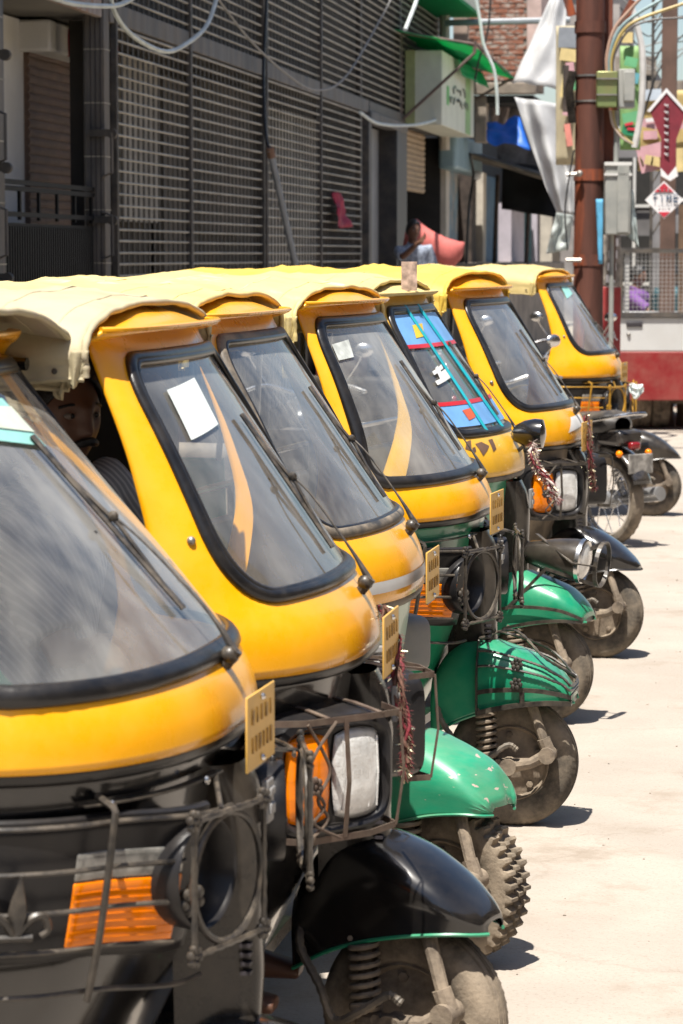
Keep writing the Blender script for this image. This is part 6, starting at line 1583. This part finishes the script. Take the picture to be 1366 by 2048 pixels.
def motorcycle(label, loc, rz):
    m = thing('motorcycle', label, 'motorcycle', loc, rz, 'motorcycles parked among the rickshaws')
    moto_wheel(m, 0.0, 0.285, 'rear_wheel'); moto_wheel(m, 1.26, 0.285, 'front_wheel')
    def seatf(a, b):
        x = -0.12+0.72*a; th = PI*(b*1.3-0.15)
        w = 0.13-0.03*a; h = 0.075*(1+0.3*(1-a))
        return Vector((x, -w*math.cos(th)*min(1, a*8+0.5), 0.72+0.03*(1-a)**2+h*math.sin(th)*min(1, a*6+0.45)))
    mk('seat', grid(seatf, 24, 16), SEATB, m, smooth=80)
    mk('side_cover', join(box2((0.0, -0.11, 0.50), (0.52, 0.11, 0.74))), TANKB, m, bevel=0.05, bseg=3)
    mk('tail_cowl', join(box2((-0.20, -0.10, 0.62), (0.02, 0.10, 0.72))), TANKB, m, bevel=0.03, bseg=3)
    tl = mk('tail_lamp', box2((-0.245, -0.04, 0.60), (-0.20, 0.04, 0.65)), REDL, m, bevel=0.015)
    for s in (-1, 1):
        mk('turn_signal', ball((-0.22, s*0.12, 0.58), 0.022, 10, 8), ORANGE, m)
        sh = mk('shock_absorber', cyl((0.0, s*0.12, 0.30), (0.12, s*0.12, 0.60), 0.022, 10), SILV, m)
        mk('coil_spring', helix((0.03, s*0.12, 0.38), (0.11, s*0.12, 0.58), 0.032, 8, 0.006, 10, 5), CHROME, sh)
        mk('swing_arm', tube([(0.0, s*0.085, 0.285), (0.5, s*0.08, 0.36)], 0.022, 8), TANKB, m)
        mk('fork_leg', tube([(1.26, s*0.09, 0.285), (1.02, s*0.09, 0.92)], 0.024, 10), SILV, m)
        mir = mk('mirror', tube(smooth_path([(0.95, s*0.22, 1.02), (0.93, s*0.30, 1.14), (0.90, s*0.33, 1.20)], 4), 0.006, 6), CHROME, m)
        mk('mirror_glass', ball((0.90, s*0.34, 1.23), 0.06, 12, 8, (0.3, 1, 0.7)), CHROME, mir)
    mk('number_plate', box2((-0.285, -0.10, 0.46), (-0.275, 0.10, 0.58)), mat('white_plate', (0.35, 0.33, 0.30), 0.6, var=0.3, vscale=20), m, bevel=0.004)
    def rf(a, b):
        th = R(20)+R(150)*a; y = -0.075+0.15*b
        r = 0.325+0.02*(1-(2*b-1)**2)
        return Vector((-math.cos(th)*r*-1*-1, y, 0.285+math.sin(th)*r))
    mk('rear_fender', grid(rf, 24, 6), TANKB, m, smooth=80, solid=0.004)
    mk('front_fender', mv(grid(lambda a, b: Vector((math.cos(R(25)+R(120)*a)*(0.31+0.02*(1-(2*b-1)**2)), -0.065+0.13*b, 0.285+math.sin(R(25)+R(120)*a)*(0.31+0.02*(1-(2*b-1)**2)))), 20, 6), (1.26, 0, 0)), SILV, m, smooth=80, solid=0.004)
    mk('grab_rail', tube(smooth_path([(0.10, -0.13, 0.76), (-0.15, -0.13, 0.80), (-0.24, -0.06, 0.82), (-0.24, 0.06, 0.82), (-0.15, 0.13, 0.80), (0.10, 0.13, 0.76)], 5), 0.011, 8), CHROME, m)
    mk('fuel_tank', ball((0.76, 0, 0.82), 0.2, 20, 14, (1.25, 0.72, 0.72)), TANKB, m, smooth=180)
    mk('engine', join(box2((0.50, -0.12, 0.25), (0.82, 0.12, 0.46))), SILV, m, bevel=0.04)
    for k in range(6): mk('cooling_fin', box2((0.60, -0.11, 0.475+0.025*k), (0.80, 0.11, 0.485+0.025*k)), SILV, m)
    mk('exhaust', tube(smooth_path([(0.80, -0.10, 0.44), (0.88, -0.13, 0.30), (0.6, -0.15, 0.22), (0.25, -0.16, 0.26), (-0.28, -0.17, 0.33)], 5), [0.02]*9+[0.024, 0.03, 0.036, 0.042]+[0.045]*8, 12), SILV, m)
    mk('headlamp', mv(lathe([(0.0, -0.09), (0.06, -0.07), (0.085, 0.0), (0.085, 0.03), (0.06, 0.045), (0.0, 0.05)], 24, Matrix.Rotation(PI/2, 4, 'Y')), (1.10, 0, 0.90)), CLEARL, m)
    mk('handlebar', tube(smooth_path([(0.84, -0.36, 0.99), (0.92, -0.22, 1.02), (1.0, 0, 0.96), (0.92, 0.22, 1.02), (0.84, 0.36, 0.99)], 5), 0.012, 8), CHROME, m)
    mk('side_stand', tube([(0.5, 0.12, 0.28), (0.55, 0.28, 0.0)], 0.012, 6), TANKB, m)
    return m
def copy_tree(o, parent=None):
    c = o.copy(); C.objects.link(c)
    if parent is not None: c.parent = parent
    for ch in list(o.children): copy_tree(ch, c)
    return c
m1 = motorcycle('black motorcycle with silver exhaust, its tail to the street between two rickshaws', (-0.97, 17.2, 0), R(136))
for k, (x, y, rz, lab) in enumerate(((-2.55, 22.6, 100, 'motorcycle parked behind the farthest rickshaw, nearer the building'), (-1.9, 24.2, 80, 'motorcycle parked behind the farthest rickshaw, nearer the rusty pole'), (-2.6, 15.2, 95, 'motorcycle behind the rickshaw with the white-scuffed nose'), (-1.75, 9.66, 183, 'motorcycle squeezed in beyond the caged-mudguard rickshaw'))):
    c = copy_tree(m1); c.location = (x, y, 0); c.rotation_euler = (0, 0, R(rz)); c['label'] = lab
